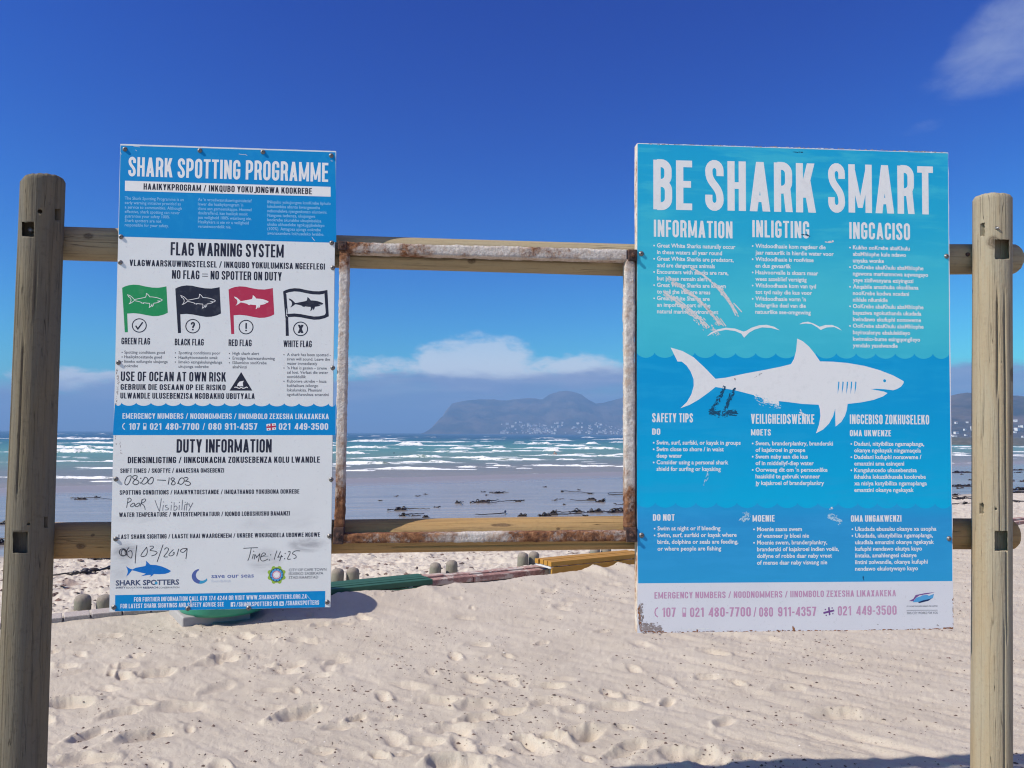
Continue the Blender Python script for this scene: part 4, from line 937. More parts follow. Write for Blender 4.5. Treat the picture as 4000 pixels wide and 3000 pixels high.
# ---- small board: programme notice
def sign_left():
    c = [(470, 562), (1312.6, 590), (1290.5, 2372), (427, 2389)]
    root = thing('information_board', 'tall white and blue warning board with four flag symbols and handwritten duty times', 'sign board', tuple(on_plane(860, 2380, -.003)))
    s = Sign(root, c); L0 = np.array(root.location)
    def lp(x, y): p = on_plane(400 + .47024 * x, 1680 + .47024 * y); return p[0] - L0[0], p[2] - L0[2]
    sm = [(*lp(1700, 950), .085, .035, .8), (*lp(1350, 1080), .075, .06, .42), (*lp(190, 1010), .05, .05, .75), (*lp(130, 1130), .06, .08, .3), (*lp(350, 1000), .12, .03, .25), (*lp(280, 740), .1, .02, .25), (*lp(1450, 760), .2, .06, .16), (*lp(300, 640), .06, .05, .2)]
    slab(s, 'board', board_white('whiteboard_panel', sm), .008, .35, 3, mat('board_edge', (.66, .65, .62), .5))
    A, B, C = (420, 540, .42202), (420, 1040, .42202), (400, 1680, .47024)
    s.crop(*A)
    s.poly('header_band', BLU, [(121, 66), (2110, 130), (2118, 960), (2080, 967), (1080, 938), (160, 912), (103, 912)])
    for w, x0, y0, x1 in (('SHARK', 192, 350, 600), ('SPOTTING', 648, 364, 1228), ('PROGRAMME', 1278, 382, 2042)): s.head('headline_lettering#p', WHT, w, x0, y0, x1, 178, .152, .42, .085)
    s.poly('subheading_band', WHT, [(162, 393), (2065, 450), (2065, 541), (161, 487)], .0014); s.head('subheading_lettering', INK, 'HAAIKYKPROGRAM / INKQUBO YOKUJONGWA KOOKREBE', 333, 475, 1892, 58, .165, .44, .10, .0022)
    s.para('paragraph_lettering', PALE, ['The Shark Spotting Programme is an', 'early warning initiative provided as', 'a service to communities. Although', 'effective, shark spotting can never', 'guarantee your safety 100%', 'Shark spotters are not', 'responsible for your safety.'], 160, [567 + 41.3 * i for i in range(7)], 0, 705, 28, .004)
    s.para('paragraph_lettering', PALE, ["As \u2019n vroe\u00ebwaarskuwingsinisiatief", "lewer die haaikykprogram \u2019n", 'diens aan gemeenskappe. Hoewel', 'doeltreffend, kan haaikyk nooit', 'jou veiligheid 100% waarborg nie.', 'Haaikykers is nie vir u veiligheid', 'verantwoordelik nie.'], 837, [580 + 41.3 * i for i in range(7)], 0, 1335, 28, .004)
    s.para('paragraph_lettering', PALE, ['INkqubo yokuJongwa kooKrebe liphulo', 'lokulumkisa abantu kwangexesha', 'nebonelelwa njengenkonzo eluntwini.', 'Nangona isebenza, ukujongwa', 'kookrebe akunakho ukuqinisekisa', 'ukuba ukhuseleke ngokugqibeleleyo', '(100%). Amagosa ajonga ookrebe', 'awanaxanduva lokhuseleko lwakho.'], 1480, [602 + 41.3 * i for i in range(8)], 0, 2065, 28, .004)
    for q in ([(1215, 145), (1250, 152), (1275, 150), (1293, 160)], [(258, 108), (272, 118)], [(2065, 208), (2085, 212)], [(1892, 915), (1905, 935), (1920, 950)], [(240, 72), (300, 80)], [(120, 130), (128, 150)]): s.lines('scratch', FLAKE, [q], 4, .0022)
    s.head('headline_lettering', INK, 'FLAG WARNING SYSTEM', 583, 1083, 1630, 122, .155, .42, .085)
    s.head('subheading_lettering', INK, 'VLAGWAARSKUWINGSTELSEL / INKQUBO YOKULUMKISA NGEEFLEGI', 203, 1181, 2012, 58, .165, .44, .10)
    s.head('subheading_lettering', INK, 'NO FLAG = NO SPOTTER ON DUTY', 596, 1300, 1612, 80, .15, .40, .085)
    s.crop(*B)
    FL = [(135, 200), (160, 187), (195, 176), (240, 170), (290, 173), (350, 187), (410, 197), (470, 199), (510, 193), (545, 186), (558, 430), (520, 448), (470, 460), (420, 462), (360, 452), (300, 440), (240, 434), (182, 438), (188, 610), (160, 612)]
    mini = lambda ox, oy, k: [(ox + (x - 272) * k, oy + (y - 140) * k) for x, y in SHARK]
    sk = .2065
    for (dx, dy, m, shm) in ((0, 0, GRN, WHT), (492, 7, INK, WHT), (985, 16, RED, WHT), (1490, 33, INK, INK)):
        pts = [(x + dx, y + dy) for x, y in FL]
        if m is INK and dx == 1490:
            outer = pts[:18]; cx, cy = 346 + dx, 316 + dy
            n_ = len(outer); inn = []
            for i in range(n_):
                a, b, d = outer[i - 1], outer[i], outer[(i + 1) % n_]
                if i == 0: inn.append((b[0] + 30, b[1] + 24)); continue
                if i == n_ - 1: inn.append((b[0] - 18, b[1] - 29)); continue
                if b[0] > 540 + dx: inn.append((b[0] - 28, b[1] + (32 if b[1] < 300 + dy else -30))); continue
                inn.append((b[0], b[1] + (30 if b[1] < 300 + dy else -30)))
            q = [[outer[i], outer[(i + 1) % n_], inn[(i + 1) % n_], inn[i]] for i in range(n_)]
            q.append([outer[17], pts[18], pts[19], (pts[0][0] + 22, 420 + dy)]); q.append([outer[0], inn[0], inn[17], (outer[17][0] - 26, outer[17][1] + 10)])
            s.polys('flag_symbol#w', m, q, .0010)
        else: s.poly('flag_symbol', m, pts, .0010)
        sh = mini(186 + dx - (0 if dx < 1400 else 0), 252 + dy, sk)
        if dx < 900: s.lines('shark_symbol#%d' % dx, WHT, [sh], 5.5, .0018, True)
        else: s.poly('shark_symbol#%d' % dx, shm, sh, .0018)
        cx, cy = 294 + dx + (3 if dx else 0), 548 + dy * .95
        s.disc('ring_symbol#%d' % dx, INK, cx, cy, 69, .0016, 60)
        if dx == 0: s.lines('ring_symbol#%d' % dx, INK, [[(cx - 34, cy + 2), (cx - 14, cy + 32), (cx + 32, cy - 30)]], 13, .0016)
        else:
            ch, hw = {492: ('?', 20), 985: ('!', 7), 1490: ('X', 27)}[dx]; s.head('ring_symbol#%d' % dx, INK, ch, cx - hw, cy + 38, cx + hw, 76, .17, .44)
    for tx, x0, y, x1 in (('GREEN FLAG', 128, 722, 393), ('BLACK FLAG', 622, 731, 890), ('RED FLAG', 1120, 738, 1333), ('WHITE FLAG', 1628, 747, 1890)): s.head('flag_name_lettering', INK, tx, x0, y, x1, 61, .155, .42, .08)
    s.para('paragraph_lettering', GREY, ['*Spotting conditions good', '*Haaikyktoestande goed', '*Iimeko ezilungele ukujonga', 'ookrebe'], 155, [808, 851, 893, 934], 2, 556, 27, .006, 135)
    s.para('paragraph_lettering', GREY, ['*Spotting conditions poor', '*Haaikyktoestande swak', '*Iimeko ezingakulungelanga', 'ukujonga ookrebe'], 657, [813, 856, 898, 940], 2, 1061, 27, .006, 628)
    s.para('paragraph_lettering', GREY, ['*High shark alert', '*Ernstige haaiwaarskuwing', '*ISilumkiso sooKrebe', 'abaNinzi'], 1157, [819, 863, 905, 944], 1, 1548, 27, .006, 1128)
    s.para('paragraph_lettering', GREY, ['*A shark has been spotted -', 'siren will sound. Leave the', 'water immediately', "*\u2019n Haai is gesien \u2013 sirene", 'sal loei. Verlaat die water', 'onmiddellik', '*Kubonwe ukrebe \u2013 kuza', 'kukhaliswa ixilongo', 'lokulumkisa. Phumani', 'ngokukhawuleza emanzini'], 1661, [830 + 41 * i for i in range(10)], 0, 2066, 27, .006, 1633)
    s.head('headline_lettering', INK, 'USE OF OCEAN AT OWN RISK', 122, 1062, 1095, 88, .15, .41, .09)
    s.head('subheading_lettering', INK, 'GEBRUIK DIE OSEAAN OP EIE RISIKO', 120, 1143, 1092, 53, .17, .46, .11); s.head('subheading_lettering', INK, 'ULWANDLE ULUSEBENZISA NGOBAKHO UBUTYALA', 118, 1224, 1362, 54, .17, .46, .11)
    s.poly('warning_triangle', INK, [(1237, 979), (1340, 1151), (1129, 1151)], .0012)
    s.poly('warning_triangle', WHT, [(1198, 1113), (1205, 1088), (1222, 1068), (1262, 1060), (1252, 1078), (1256, 1113), (1240, 1108), (1226, 1113), (1212, 1107)], .0018)
    s.lines('warning_triangle', WHT, [[(1174, 1122), (1190, 1118), (1205, 1126), (1222, 1130), (1238, 1120), (1254, 1130), (1270, 1127), (1285, 1118), (1298, 1125)]], 8, .0018)
    s.poly('emergency_band', BLU, slope(scallop([130, 265, 402, 540, 675, 812, 948, 1084, 1222, 1358, 1497, 1636, 1772, 1910, 2045], 1265, 1293, 68, 2112), 68, -2, 2112, 6) + [(2107, 1563), (50, 1563)])
    s.head('emergency_lettering', FADE, 'EMERGENCY NUMBERS / NOODNOMMERS / IINOMBOLO ZEXESHA LIKAXAKEKA', 138, 1411, 2048, 51, .165, .47, .11)
    def phones(y, h, m, x, part, xs):
        (h0, p0, f0) = xs
        s.lines(part, m, [[(h0 + 22, y - h), (h0 + 6, y - h * .8), (h0, y - h * .5), (h0 + 6, y - h * .2), (h0 + 22, y)]], 9, .0016)
        s.polys(part, m, [[(p0, y - h), (p0 + 30, y - h), (p0 + 30, y - h * .92), (p0, y - h * .92)], [(p0, y - h), (p0 + 5, y - h), (p0 + 5, y), (p0, y)], [(p0 + 25, y - h), (p0 + 30, y - h), (p0 + 30, y), (p0 + 25, y)], [(p0, y - h * .5), (p0 + 30, y - h * .5), (p0 + 30, y), (p0, y)]], .0016)
    phones(1512, 60, FADE, 0, 'emergency_lettering#n', (139, 330, 0))
    for tx, x0, x1 in (('107', 197, 300), ('021', 392, 498), ('480-7700', 535, 848), ('/', 880, 902), ('080', 933, 1054), ('911-4357', 1085, 1387), ('021', 1585, 1692), ('449-3500', 1730, 2042)): s.head('emergency_lettering', FADE, tx, x0, 1513, x1, 60, .175, .47, .11)
    s.poly('rescue_flag', WHT, [(1470, 1461), (1558, 1452), (1560, 1512), (1474, 1522)], .0016); s.polys('rescue_flag', RED, [[(1470, 1483), (1558, 1474), (1559, 1490), (1472, 1499)], [(1507, 1457), (1522, 1456), (1525, 1516), (1510, 1518)]], .0022)
    for x, y in ((1488, 1473), (1541, 1466), (1490, 1510), (1543, 1503)): s.disc('rescue_flag', RED, x, y, 6, .0022)
    s.crop(*C)
    s.head('headline_lettering', INK, 'DUTY INFORMATION', 615, 187, 1405, 111, .155, .42, .085); s.head('subheading_lettering', INK, 'DIENSINLIGTING / IINKCUKACHA ZOKUSEBENZA KOLU LWANDLE', 210, 275, 1806, 52, .165, .44, .10)
    for tx, x0, y, x1, cp in (('SHIFT TIMES / SKOFTYE / AMAXESHA OMSEBENZI', 148, 356, 1010, 37), ('SPOTTING CONDITIONS / HAAIKYKTOESTANDE / IMIQATHANGO YOKUBONA OOKREBE', 143, 537, 1635, 37), ('WATER TEMPERATURE / WATERTEMPERATUUR / IQONDO LOBUSHUSHU BAMANZI', 138, 722, 1556, 37), ('LAST SHARK SIGHTING / LAASTE HAAI WAARGENEEM / UKREBE WOKUGQIBELA UBONWE NGOWE', 133, 905, 1806, 37)):
        s.head('form_lettering', INK, tx, x0, y, x1, cp, .165, .46, .11)
    # handwriting, traced pen stroke by pen stroke
    Z1 = (400, 1840, 480 / 1731); s.crop(*Z1)
    el = lambda cx, cy, rx, ry, a0=0, a1=360, tl=0, n=16: [(cx + rx * math.cos(math.radians(a)) + tl * ry * math.sin(math.radians(a)), cy + ry * math.sin(math.radians(a))) for a in [a0 + (a1 - a0) * i / n for i in range(n + 1)]]
    s.lines('handwriting', PEN, [catm(p) for p in ([(352, 75), (325, 120), (315, 170), (335, 195), (365, 180), (395, 120), (405, 70), (380, 68), (352, 75)], [(490, 70), (455, 62), (425, 80), (440, 110), (500, 135), (512, 165), (475, 192), (430, 175), (440, 140), (475, 110), (492, 72)],
        [(600, 85), (570, 130), (552, 165), (575, 185), (615, 170), (640, 130), (628, 98), (600, 85)], [(690, 85), (655, 125), (640, 160), (665, 182), (700, 170), (718, 120), (705, 90), (675, 95)], [(770, 125), (830, 128), (895, 132)], [(940, 90), (935, 140), (925, 190)],
        [(1010, 100), (985, 95), (965, 110), (980, 130), (1015, 150), (1025, 175), (1000, 195), (972, 185), (985, 150), (1010, 120), (1010, 100)], [(1110, 95), (1085, 120), (1072, 160), (1090, 185), (1125, 180), (1150, 145), (1145, 105), (1110, 95)], [(1150, 95), (1190, 90), (1205, 110), (1170, 140), (1165, 142), (1215, 150), (1240, 175), (1220, 200), (1180, 198), (1160, 180)])], 11, .0018)
    for x, y in ((540, 102), (535, 168), (1062, 172)): s.disc('handwriting', PEN, x, y, 9, .0018)
    s.lines('handwriting', PEN, [catm(p) for p in ([(362, 395), (350, 460), (340, 518)], [(345, 395), (380, 380), (405, 400), (395, 425), (350, 450)], [(440, 450), (405, 470), (395, 495), (420, 502), (452, 480), (450, 455), (440, 450)], [(510, 450), (470, 475), (462, 495), (490, 500), (520, 478), (525, 455), (510, 450)], [(560, 405), (545, 450), (530, 500)],
        [(545, 410), (590, 392), (610, 405), (590, 435), (550, 455), (580, 480), (598, 520), (600, 545)])], 9, .0018)
    s.lines('handwriting', PENG, [catm(p) for p in ([(740, 410), (765, 480), (800, 565)], [(830, 385), (818, 470), (803, 570)], [(858, 478), (852, 520), (850, 560)], [(915, 478), (885, 488), (895, 510), (930, 525), (920, 545), (880, 548)], [(970, 478), (965, 555)], [(1010, 440), (1006, 555)], [(1008, 510), (1035, 490), (1052, 515), (1040, 545), (1008, 555)], [(1082, 480), (1078, 550)], [(1128, 405), (1118, 550)],
        [(1160, 475), (1152, 555)], [(1195, 440), (1180, 555)], [(1160, 470), (1225, 462)], [(1220, 455), (1225, 490), (1245, 500)], [(1275, 445), (1240, 510), (1215, 565)])], 9, .0018)
    for x, y in ((858, 435), (975, 440), (1085, 440), (1165, 440)): s.disc('handwriting', PENG, x, y, 7, .0018)
    s.lines('handwriting', PEN, [catm(p) for p in (el(290, 1145, 52, 52, 0, 350), el(298, 1150, 34, 44, 20, 340), el(280, 1145, 40, 48, 60, 380), [(375, 1075), (350, 1110), (335, 1160), (350, 1190), (345, 1130)], [(360, 1135), (400, 1120), (418, 1155), (412, 1210), (395, 1225), (360, 1195)],
        [(485, 1045), (470, 1160), (460, 1300)], [(625, 1070), (570, 1140), (542, 1190), (565, 1205), (610, 1190), (632, 1140), (625, 1080)], [(665, 1060), (710, 1058), (715, 1080), (670, 1115), (745, 1130), (770, 1150), (740, 1180), (690, 1195)], [(855, 1035), (815, 1150), (770, 1280)],
        [(870, 1105), (900, 1080), (930, 1095), (915, 1140), (865, 1205), (920, 1208)], [(1000, 1105), (955, 1150), (935, 1185), (965, 1195), (1005, 1175), (1010, 1145), (990, 1160)], [(1075, 1095), (1060, 1150), (1045, 1200)], [(1190, 1090), (1130, 1095), (1098, 1120), (1115, 1142), (1150, 1140), (1195, 1090)], [(1195, 1090), (1185, 1170), (1175, 1240)])], 10, .0018)
    Z2 = (900, 2080, 440 / 2212); s.crop(*Z2)
    s.lines('handwriting', PEN, [catm(p) for p in ([(255, 312), (400, 302), (540, 298)], [(408, 305), (395, 380), (370, 480), (340, 555)], [(450, 425), (440, 470), (425, 515)], [(480, 425), (475, 470), (468, 525)], [(482, 430), (510, 475), (515, 490), (580, 410)], [(580, 410), (565, 480), (545, 570)], [(600, 480), (690, 430), (650, 400), (605, 450), (590, 520), (630, 560), (700, 540), (735, 520)],
        [(915, 355), (885, 440), (860, 530)], [(985, 370), (940, 470), (935, 485), (1030, 470)], [(1005, 440), (985, 500), (965, 560)], [(1130, 385), (1165, 370), (1170, 410), (1120, 520), (1185, 520)], [(1370, 362), (1290, 360), (1235, 385), (1220, 420), (1275, 445), (1290, 490), (1240, 515)])], 13, .0018)
    for x, y in ((458, 368), (790, 440), (765, 540), (1075, 410), (1065, 515)): s.disc('handwriting', PEN, x, y, 11, .0018)
    s.lines('handwriting', PENG, [[(640, 470), (745, 462)]], 8, .0017)
    # emblems along the foot
    s.crop(*Z1)
    s.poly('shark_emblem', LOGOB, [(330, 1340), (365, 1362), (395, 1378), (425, 1386), (470, 1362), (540, 1350), (605, 1337), (618, 1300), (612, 1262), (640, 1285), (675, 1320), (760, 1325), (840, 1345), (910, 1375), (968, 1408), (935, 1432), (880, 1448), (800, 1453), (725, 1450), (705, 1472), (675, 1490), (682, 1462), (625, 1466), (575, 1476), (538, 1482), (580, 1462), (612, 1445), (540, 1430), (470, 1410), (415, 1398), (395, 1425), (368, 1458), (335, 1488), (350, 1450), (358, 1412), (350, 1375)], .0014)
    s.small('emblem_lettering', SLATE, 'SHARK SPOTTERS', 186, 1612, 1080, 70, .03); s.small('emblem_lettering', SLATE, 'SAFETY', 186, 1655, 325, 24, .03); s.small('emblem_lettering', GREY, 'EDUCATION', 338, 1655, 555, 24); s.small('emblem_lettering', SLATE, 'RESEARCH', 572, 1655, 778, 24, .03); s.small('emblem_lettering', GREY, 'CONSERVATION', 790, 1655, 1082, 24)
    s.disc('emblem_lettering', AQUA, 757, 1578, 20, .002)
    s.crop(*C)
    cr = [(812 + 70 * math.cos(math.radians(a)), 1215 + 62 * math.sin(math.radians(a))) for a in range(262, 20, -11)]; cr2 = [(826 + 50 * math.cos(math.radians(a)), 1205 + 46 * math.sin(math.radians(a))) for a in range(34, 250, 12)]
    s.poly('crescent_emblem', PERI, cr[:16] + cr2[5:], .0014); s.poly('crescent_emblem', AQUA, cr[15:] + cr2[:7], .0015)
    s.small('emblem_lettering', PERI, 'save our seas', 905, 1229, 1257, 36, .008); s.small('emblem_lettering', print_mat('ghosted_print', (.55, .60, .70), amt=.3), 'foundation', 905, 1265, 1065, 22)
    for i in range(8): a = math.radians(i * 45 + 22); s.disc('rosette_emblem', LGR, 1447 + 62 * math.cos(a), 1203 + 62 * math.sin(a) * .98, 17, .0010 + .00003 * i)
    for r, m, l in ((66, LGR, .0014), (57, NAVY, .0017), (52, SKYB, .0020), (36, ROSE, .0023), (30, WHT, .0026), (25, ROSE, .0028), (23, WHT, .0031)): s.disc('rosette_emblem', m, 1447, 1203, r, l)
    for i in range(12): a = math.radians(i * 30); s.disc('rosette_emblem', NAVY, 1447 + 47 * math.cos(a), 1203 + 47 * math.sin(a), 4, .0024)
    for tx, y, x1 in (('CITY OF CAPE TOWN', 1173, 1860), ('ISIXEKO SASEKAPA', 1204, 1835), ('STAD KAAPSTAD', 1236, 1793)): s.small('emblem_lettering', GREY, tx, 1548, y, x1, 22, .005)
    s.poly('contact_band', BLU, [(106, 1371), (1852, 1336), (1849, 1472), (105, 1505)])
    s.head('contact_lettering#c', FADE, 'FOR FURTHER INFORMATION CALL 078 174 4244 OR VISIT WWW.SHARKSPOTTERS.ORG.ZA', 262, 1426, 1697, 37, .165, .47, .11)
    for tx, x0, x1, y in (('FOR LATEST SHARK SIGHTINGS AND SAFETY ADVICE SEE', 150, 1008, 1481), ('/SHARKSPOTTERS OR', 1113, 1458, 1466), ('/SHARKSPOTTERS', 1520, 1800, 1456)): s.head('contact_lettering#c', FADE, tx, x0, y, x1, 37, .165, .47, .11)
    s.poly('contact_lettering#c', FADE, [(1066, 1430), (1103, 1429), (1103, 1466), (1066, 1467)], .0016); s.polys('contact_lettering#c', BLU, [[(1086, 1437), (1093, 1437), (1093, 1466), (1086, 1466)], [(1081, 1447), (1099, 1447), (1099, 1452), (1081, 1452)], [(1086, 1436), (1099, 1436), (1099, 1441), (1086, 1441)]], .0022)
    s.poly('contact_lettering#c', FADE, [(1471, 1424), (1507, 1423), (1507, 1459), (1471, 1460)], .0016); s.polys('contact_lettering#c', BLU, [[(1481, 1430), (1487, 1430), (1487, 1452), (1481, 1452)], [(1481, 1437), (1499, 1437), (1499, 1442), (1481, 1442)], [(1481, 1447), (1499, 1447), (1499, 1452), (1481, 1452)]], .0022)
    flakes(s, 'scratch', FLAKE, [(738, 1415), (735, 1440), (728, 1462)], 14, 6, 6, 5); flakes(s, 'scratch', FLAKE, [(1190, 1440), (1215, 1470)], 10, 5, 5, 6); s.lines('scratch', PALESC, [[(1690, 1362), (1730, 1410)]], 4, .0022)
    s.crop(*B)
    flakes(s, 'scratch', GRIME, [(85, 950), (100, 1080), (90, 1200), (75, 1290)], 60, 14, 6, 7, .0012); flakes(s, 'scratch', GRIME, [(75, 1560), (78, 1650)], 6, 8, 6, 8, .0012)
    s.crop(*C); flakes(s, 'scratch', GRIME, [(145, 90), (155, 200)], 14, 8, 5, 9, .0012)
    s.finish()
    for x, y in ((488, 583), (781, 588), (1027, 594), (1294, 608), (473, 925), (1296, 949), (470, 1025), (1300, 1046), (463, 1416), (1300, 1437), (453, 1871), (1294, 1873), (452, 2105), (1287, 2094), (445, 2372), (1278, 2352), (734, 2377), (971, 2375)): screw(s, x, y)
def catm(p, n=4):
    if len(p) < 3: return p
    q = [p[0]] + list(p) + [p[-1]]; o = []
    for i in range(1, len(q) - 2):
        a, b, c, d = (np.array(q[i + k], float) for k in (-1, 0, 1, 2))
        for j in range(n):
            t = j / n; o.append(tuple(.5 * (2 * b + (c - a) * t + (2 * a - 5 * b + 4 * c - d) * t * t + (3 * b - a - 3 * c + d) * t ** 3)))
    return o + [tuple(p[-1])]
sign_left()

# ---- large board: shark advice
def water_print(name, stops, z0, z1, streak):
    def fn(g, b):
        c = g.coord('Object'); s = g.n('ShaderNodeSeparateXYZ'); g.nt.links.new(c, s.inputs[0]); n = g.noise(g.mapping(c, scale=(.22, 1, 1.5)), 14, 5, .6, .3); n2 = g.noise(g.mapping(c, scale=(.45, 1, 1.3)), 4.2, 4, .6, .2)
        t = g.add(g.m('DIVIDE', g.sub(s.outputs[2], z0), z1 - z0), g.mul(g.sub(n2, .5), .22)); col = g.ramp(t, stops)
        col = g.mix(g.ss(n, .46, .66, 0, .55), col, streak); col = g.mix(g.ss(g.noise(c, 2.6, 4, .6), .5, .74, 0, .4), col, streak); sp = g.noise(c, 140, 3, .7)
        col = g.mix(g.ss(sp, .72, .78, 0, .8), col, (.012, .10, .20))
        g.put(b.inputs['Base Color'], col); b.inputs['Roughness'].default_value = .48; b.inputs['Specular IOR Level'].default_value = .15; bump(g, b, g.noise(c, 6, 3), .08, .02)
    return mat(name, fn=fn)
def sign_right():
    c = [(2489, 559), (3704, 596), (3725, 2456.5), (2489.4, 2472.5)]
    root = thing('information_board', 'large turquoise board with a big white shark, headed BE SHARK SMART', 'sign board', tuple(on_plane(3107, 2464, -.02)))
    s = Sign(root, c); L0 = np.array(root.location); D, E, F = (2460, 540, .5877), (2460, 1240, .5877), (2460, 1960, .5877)
    zz = lambda y: float(on_plane(3100, y)[2] - L0[2])
    rim = mat('rusty_board_rim', fn=lambda g, b: (g.put(b.inputs['Base Color'], g.ramp(g.add(g.noise(g.coord(), 14, 5, .7), g.mul(g.noise(g.coord(), 90, 3), .25)), [(.40, (.72, .69, .66)), (.62, (.60, .50, .40)), (.78, (.28, .13, .06))])), g.put(b.inputs['Roughness'], .85), bump(g, b, g.noise(g.coord(), 90, 4, .7), .7, .004)))
    slab(s, 'board', board_white('chipped_white_enamel', [], (.76, .755, .79)), .042, .9, 6, rim)
    T1 = water_print('turquoise_print', [(0, (.050, .50, .65)), (.25, (.070, .56, .67)), (.6, (.022, .43, .66)), (1, (.014, .38, .66))], zz(1390), zz(570), (.07, .55, .68))
    T2 = water_print('azure_print', [(0, (.001, .44, .74)), (.25, (.001, .40, .71)), (.7, (.003, .335, .67)), (1, (.003, .335, .66))], zz(1970), zz(1390), (.015, .39, .70))
    T3 = water_print('deep_blue_print', [(0, (.028, .345, .66)), (.8, (.026, .31, .64)), (1, (.012, .35, .68))], zz(2275), zz(1970), (.035, .36, .70))
    s.crop(*E)
    w1 = slope(scallop([165, 300, 433, 568, 703, 837, 970, 1105, 1240, 1373, 1505, 1635, 1765, 1892, 2015], 234, 268, 47, 2124), 47, 0, 2124, 8)
    w2 = slope(scallop([170, 305, 440, 575, 712, 848, 980, 1115, 1250, 1385, 1515, 1645, 1775, 1900, 2030], 1229, 1264, 48, 2140), 48, 0, 2140, 6)
    e0 = lambda x, y: ((x - 0), y)
    s.poly('upper_panel', T1, [(53, -1154), (2115, -1091)] + [(2124, 242)] + w1[::-1][1:-1] + [(47, 234)], .0007)
    s.poly('middle_panel', T2, w1 + [(2138, 1235)] + w2[::-1][1:-1] + [(48, 1229)], .0007)
    s.poly('lower_panel', T3, w2 + [(2144, 1752), (56, 1767)], .0007)
    s.crop(*D)
    for tx, x0, y, x1, cap in (('BE', 157, 472, 415, 330), ('SHARK', 502, 477, 1235, 330), ('SMART', 1320, 490, 2018, 322)): s.head('headline_lettering#p', WHT, tx, x0, y, x1, cap, .160, .41, .085)
    for tx, x0, y, x1, cap in (('INFORMATION', 160, 654, 683, 113), ('INLIGTING', 815, 657, 1193, 113), ('INGCACISO', 1460, 668, 1863, 111)): s.head('heading_lettering', WHT, tx, x0, y, x1, cap, .15, .40, .095)
    s.para('paragraph_lettering', WHT, ['*Great White Sharks naturally occur', 'in these waters all year round', '*Great White Sharks are predators,', 'and are dangerous animals', '*Encounters with sharks are rare,', 'but please remain alert', '*Great White Sharks are known', 'to use the inshore areas', '*Great White Sharks are', 'an important part of the', 'natural marine environment'], 181, [725 + 43.8 * i for i in range(11)], 0, 702, 27, .022, 162)
    s.para('paragraph_lettering', WHT, ['*Witdoodhaaie kom regdeur die', 'jaar natuurlik in hierdie water voor', '*Witdoodhaaie is roofvisse', 'en dus gevaarlik', '*Haaivoorvalle is skaars maar', 'wees asseblief versigtig', '*Witdoodhaaie kom van tyd', 'tot tyd naby die kus voor', "*Witdoodhaaie vorm \u2019n", 'belangrike deel van die', 'natuurlike see-omgewing'], 835, [728 + 43.8 * i for i in range(11)], 1, 1356, 27, .022, 817)
    s.para('paragraph_lettering', WHT, ['*Kukho ooKrebe abaKhulu', 'abaMhlophe kule ndawo', 'unyaka wonke', '*OoKrebe abaKhulu abaMhlophe', 'ngawona marhamncwa aqwengayo', 'yaye zizilwanyana eziyingozi', '*Anqabile amathuba okudibana', 'nooKrebe kodwa ncedani', 'nihlale nilumkile', '*OoKrebe abaKhulu abaMhlophe', 'bayaziwa ngokuthanda ukudada', 'kwindawo ekufuphi nonxweme', '*OoKrebe abaKhulu abaMhlophe', 'bayinxalenye ebalulekileyo', 'kwimeko-bume esingqongileyo', 'yendalo yaselwandle'], 1483, [738 + 43.4 * i for i in range(16)], 4, 1983, 27, .022, 1464)
    s.crop(*E)
    s.poly('gull_symbol', WHT, [(513, 125), (540, 100), (580, 80), (640, 68), (700, 74), (740, 88), (757, 94), (775, 88), (810, 68), (860, 52), (910, 49), (960, 62), (998, 86), (940, 70), (880, 66), (830, 80), (795, 100), (776, 118), (760, 135), (742, 108), (700, 90), (640, 82), (580, 94)], .0016)
    s.poly('gull_symbol#2', WHT, [(1126, 46), (1150, 33), (1185, 28), (1225, 42), (1262, 62), (1300, 50), (1345, 50), (1385, 66), (1411, 87), (1360, 64), (1310, 66), (1285, 76), (1269, 84), (1250, 68), (1210, 44), (1170, 40)], .0016)
    s.poly('shark_symbol', WHT, SHARK, .0013)
    for x in (1383, 1411, 1440, 1468, 1496): s.poly('shark_symbol', T2, [(x + 3, 426), (x + 11, 428), (x + 8, 465), (x - 1, 510), (x, 470)], .0020)
    s.disc('shark_symbol', T2, 1694, 421, 9.5, .0020)
    for tx, x0, y, x1, cap in (('SAFETY TIPS', 149, 696, 420, 60), ('VEILIGHEIDSWENKE', 806, 706, 1227, 65), ('INGCEBISO ZOKHUSELEKO', 1463, 708, 1990, 63), ('DO', 149, 779, 203, 41), ('MOETS', 806, 784, 938, 41), ('OMA UKWENZE', 1463, 789, 1737, 41)): s.head('heading_lettering', WHT, tx, x0, y, x1, cap, .165, .42, .10)
    s.para('paragraph_lettering', WHT, ['*Swim, surf, surfski, or kayak in groups', '*Swim close to shore / in waist', 'deep water', '*Consider using a personal shark', 'shield for surfing or kayaking'], 178, [844 + 43.8 * i for i in range(5)], 0, 737, 27, .022, 159)
    s.para('paragraph_lettering', WHT, ['*Swem, branderplankry, branderski', 'of kajakroei in groepe', '*Swem naby aan die kus', 'of in middellyf-diep water', "*Oorweeg dit om \u2019n persoonlike", 'haaiskild te gebruik wanneer', 'jy kajakroei of branderplankry'], 836, [849 + 44 * i for i in range(7)], 0, 1351, 27, .022, 817)
    s.para('paragraph_lettering', WHT, ['*Dadani, nityibilize ngamaplanga,', 'okanye ngekayak ningamaqela', '*Dadelani kufuphi nonxweme /', 'emanzini ama esinqeni', '*Kungaluncedo ukusebenzisa', 'ikhakha lokuzikhusela kookrebe', 'xa nisiya kutyibiliza ngamaplanga', 'emanzini okanye ngekayak'], 1492, [852 + 43.9 * i for i in range(8)], 6, 1974, 27, .022, 1473)
    s.crop(*F)
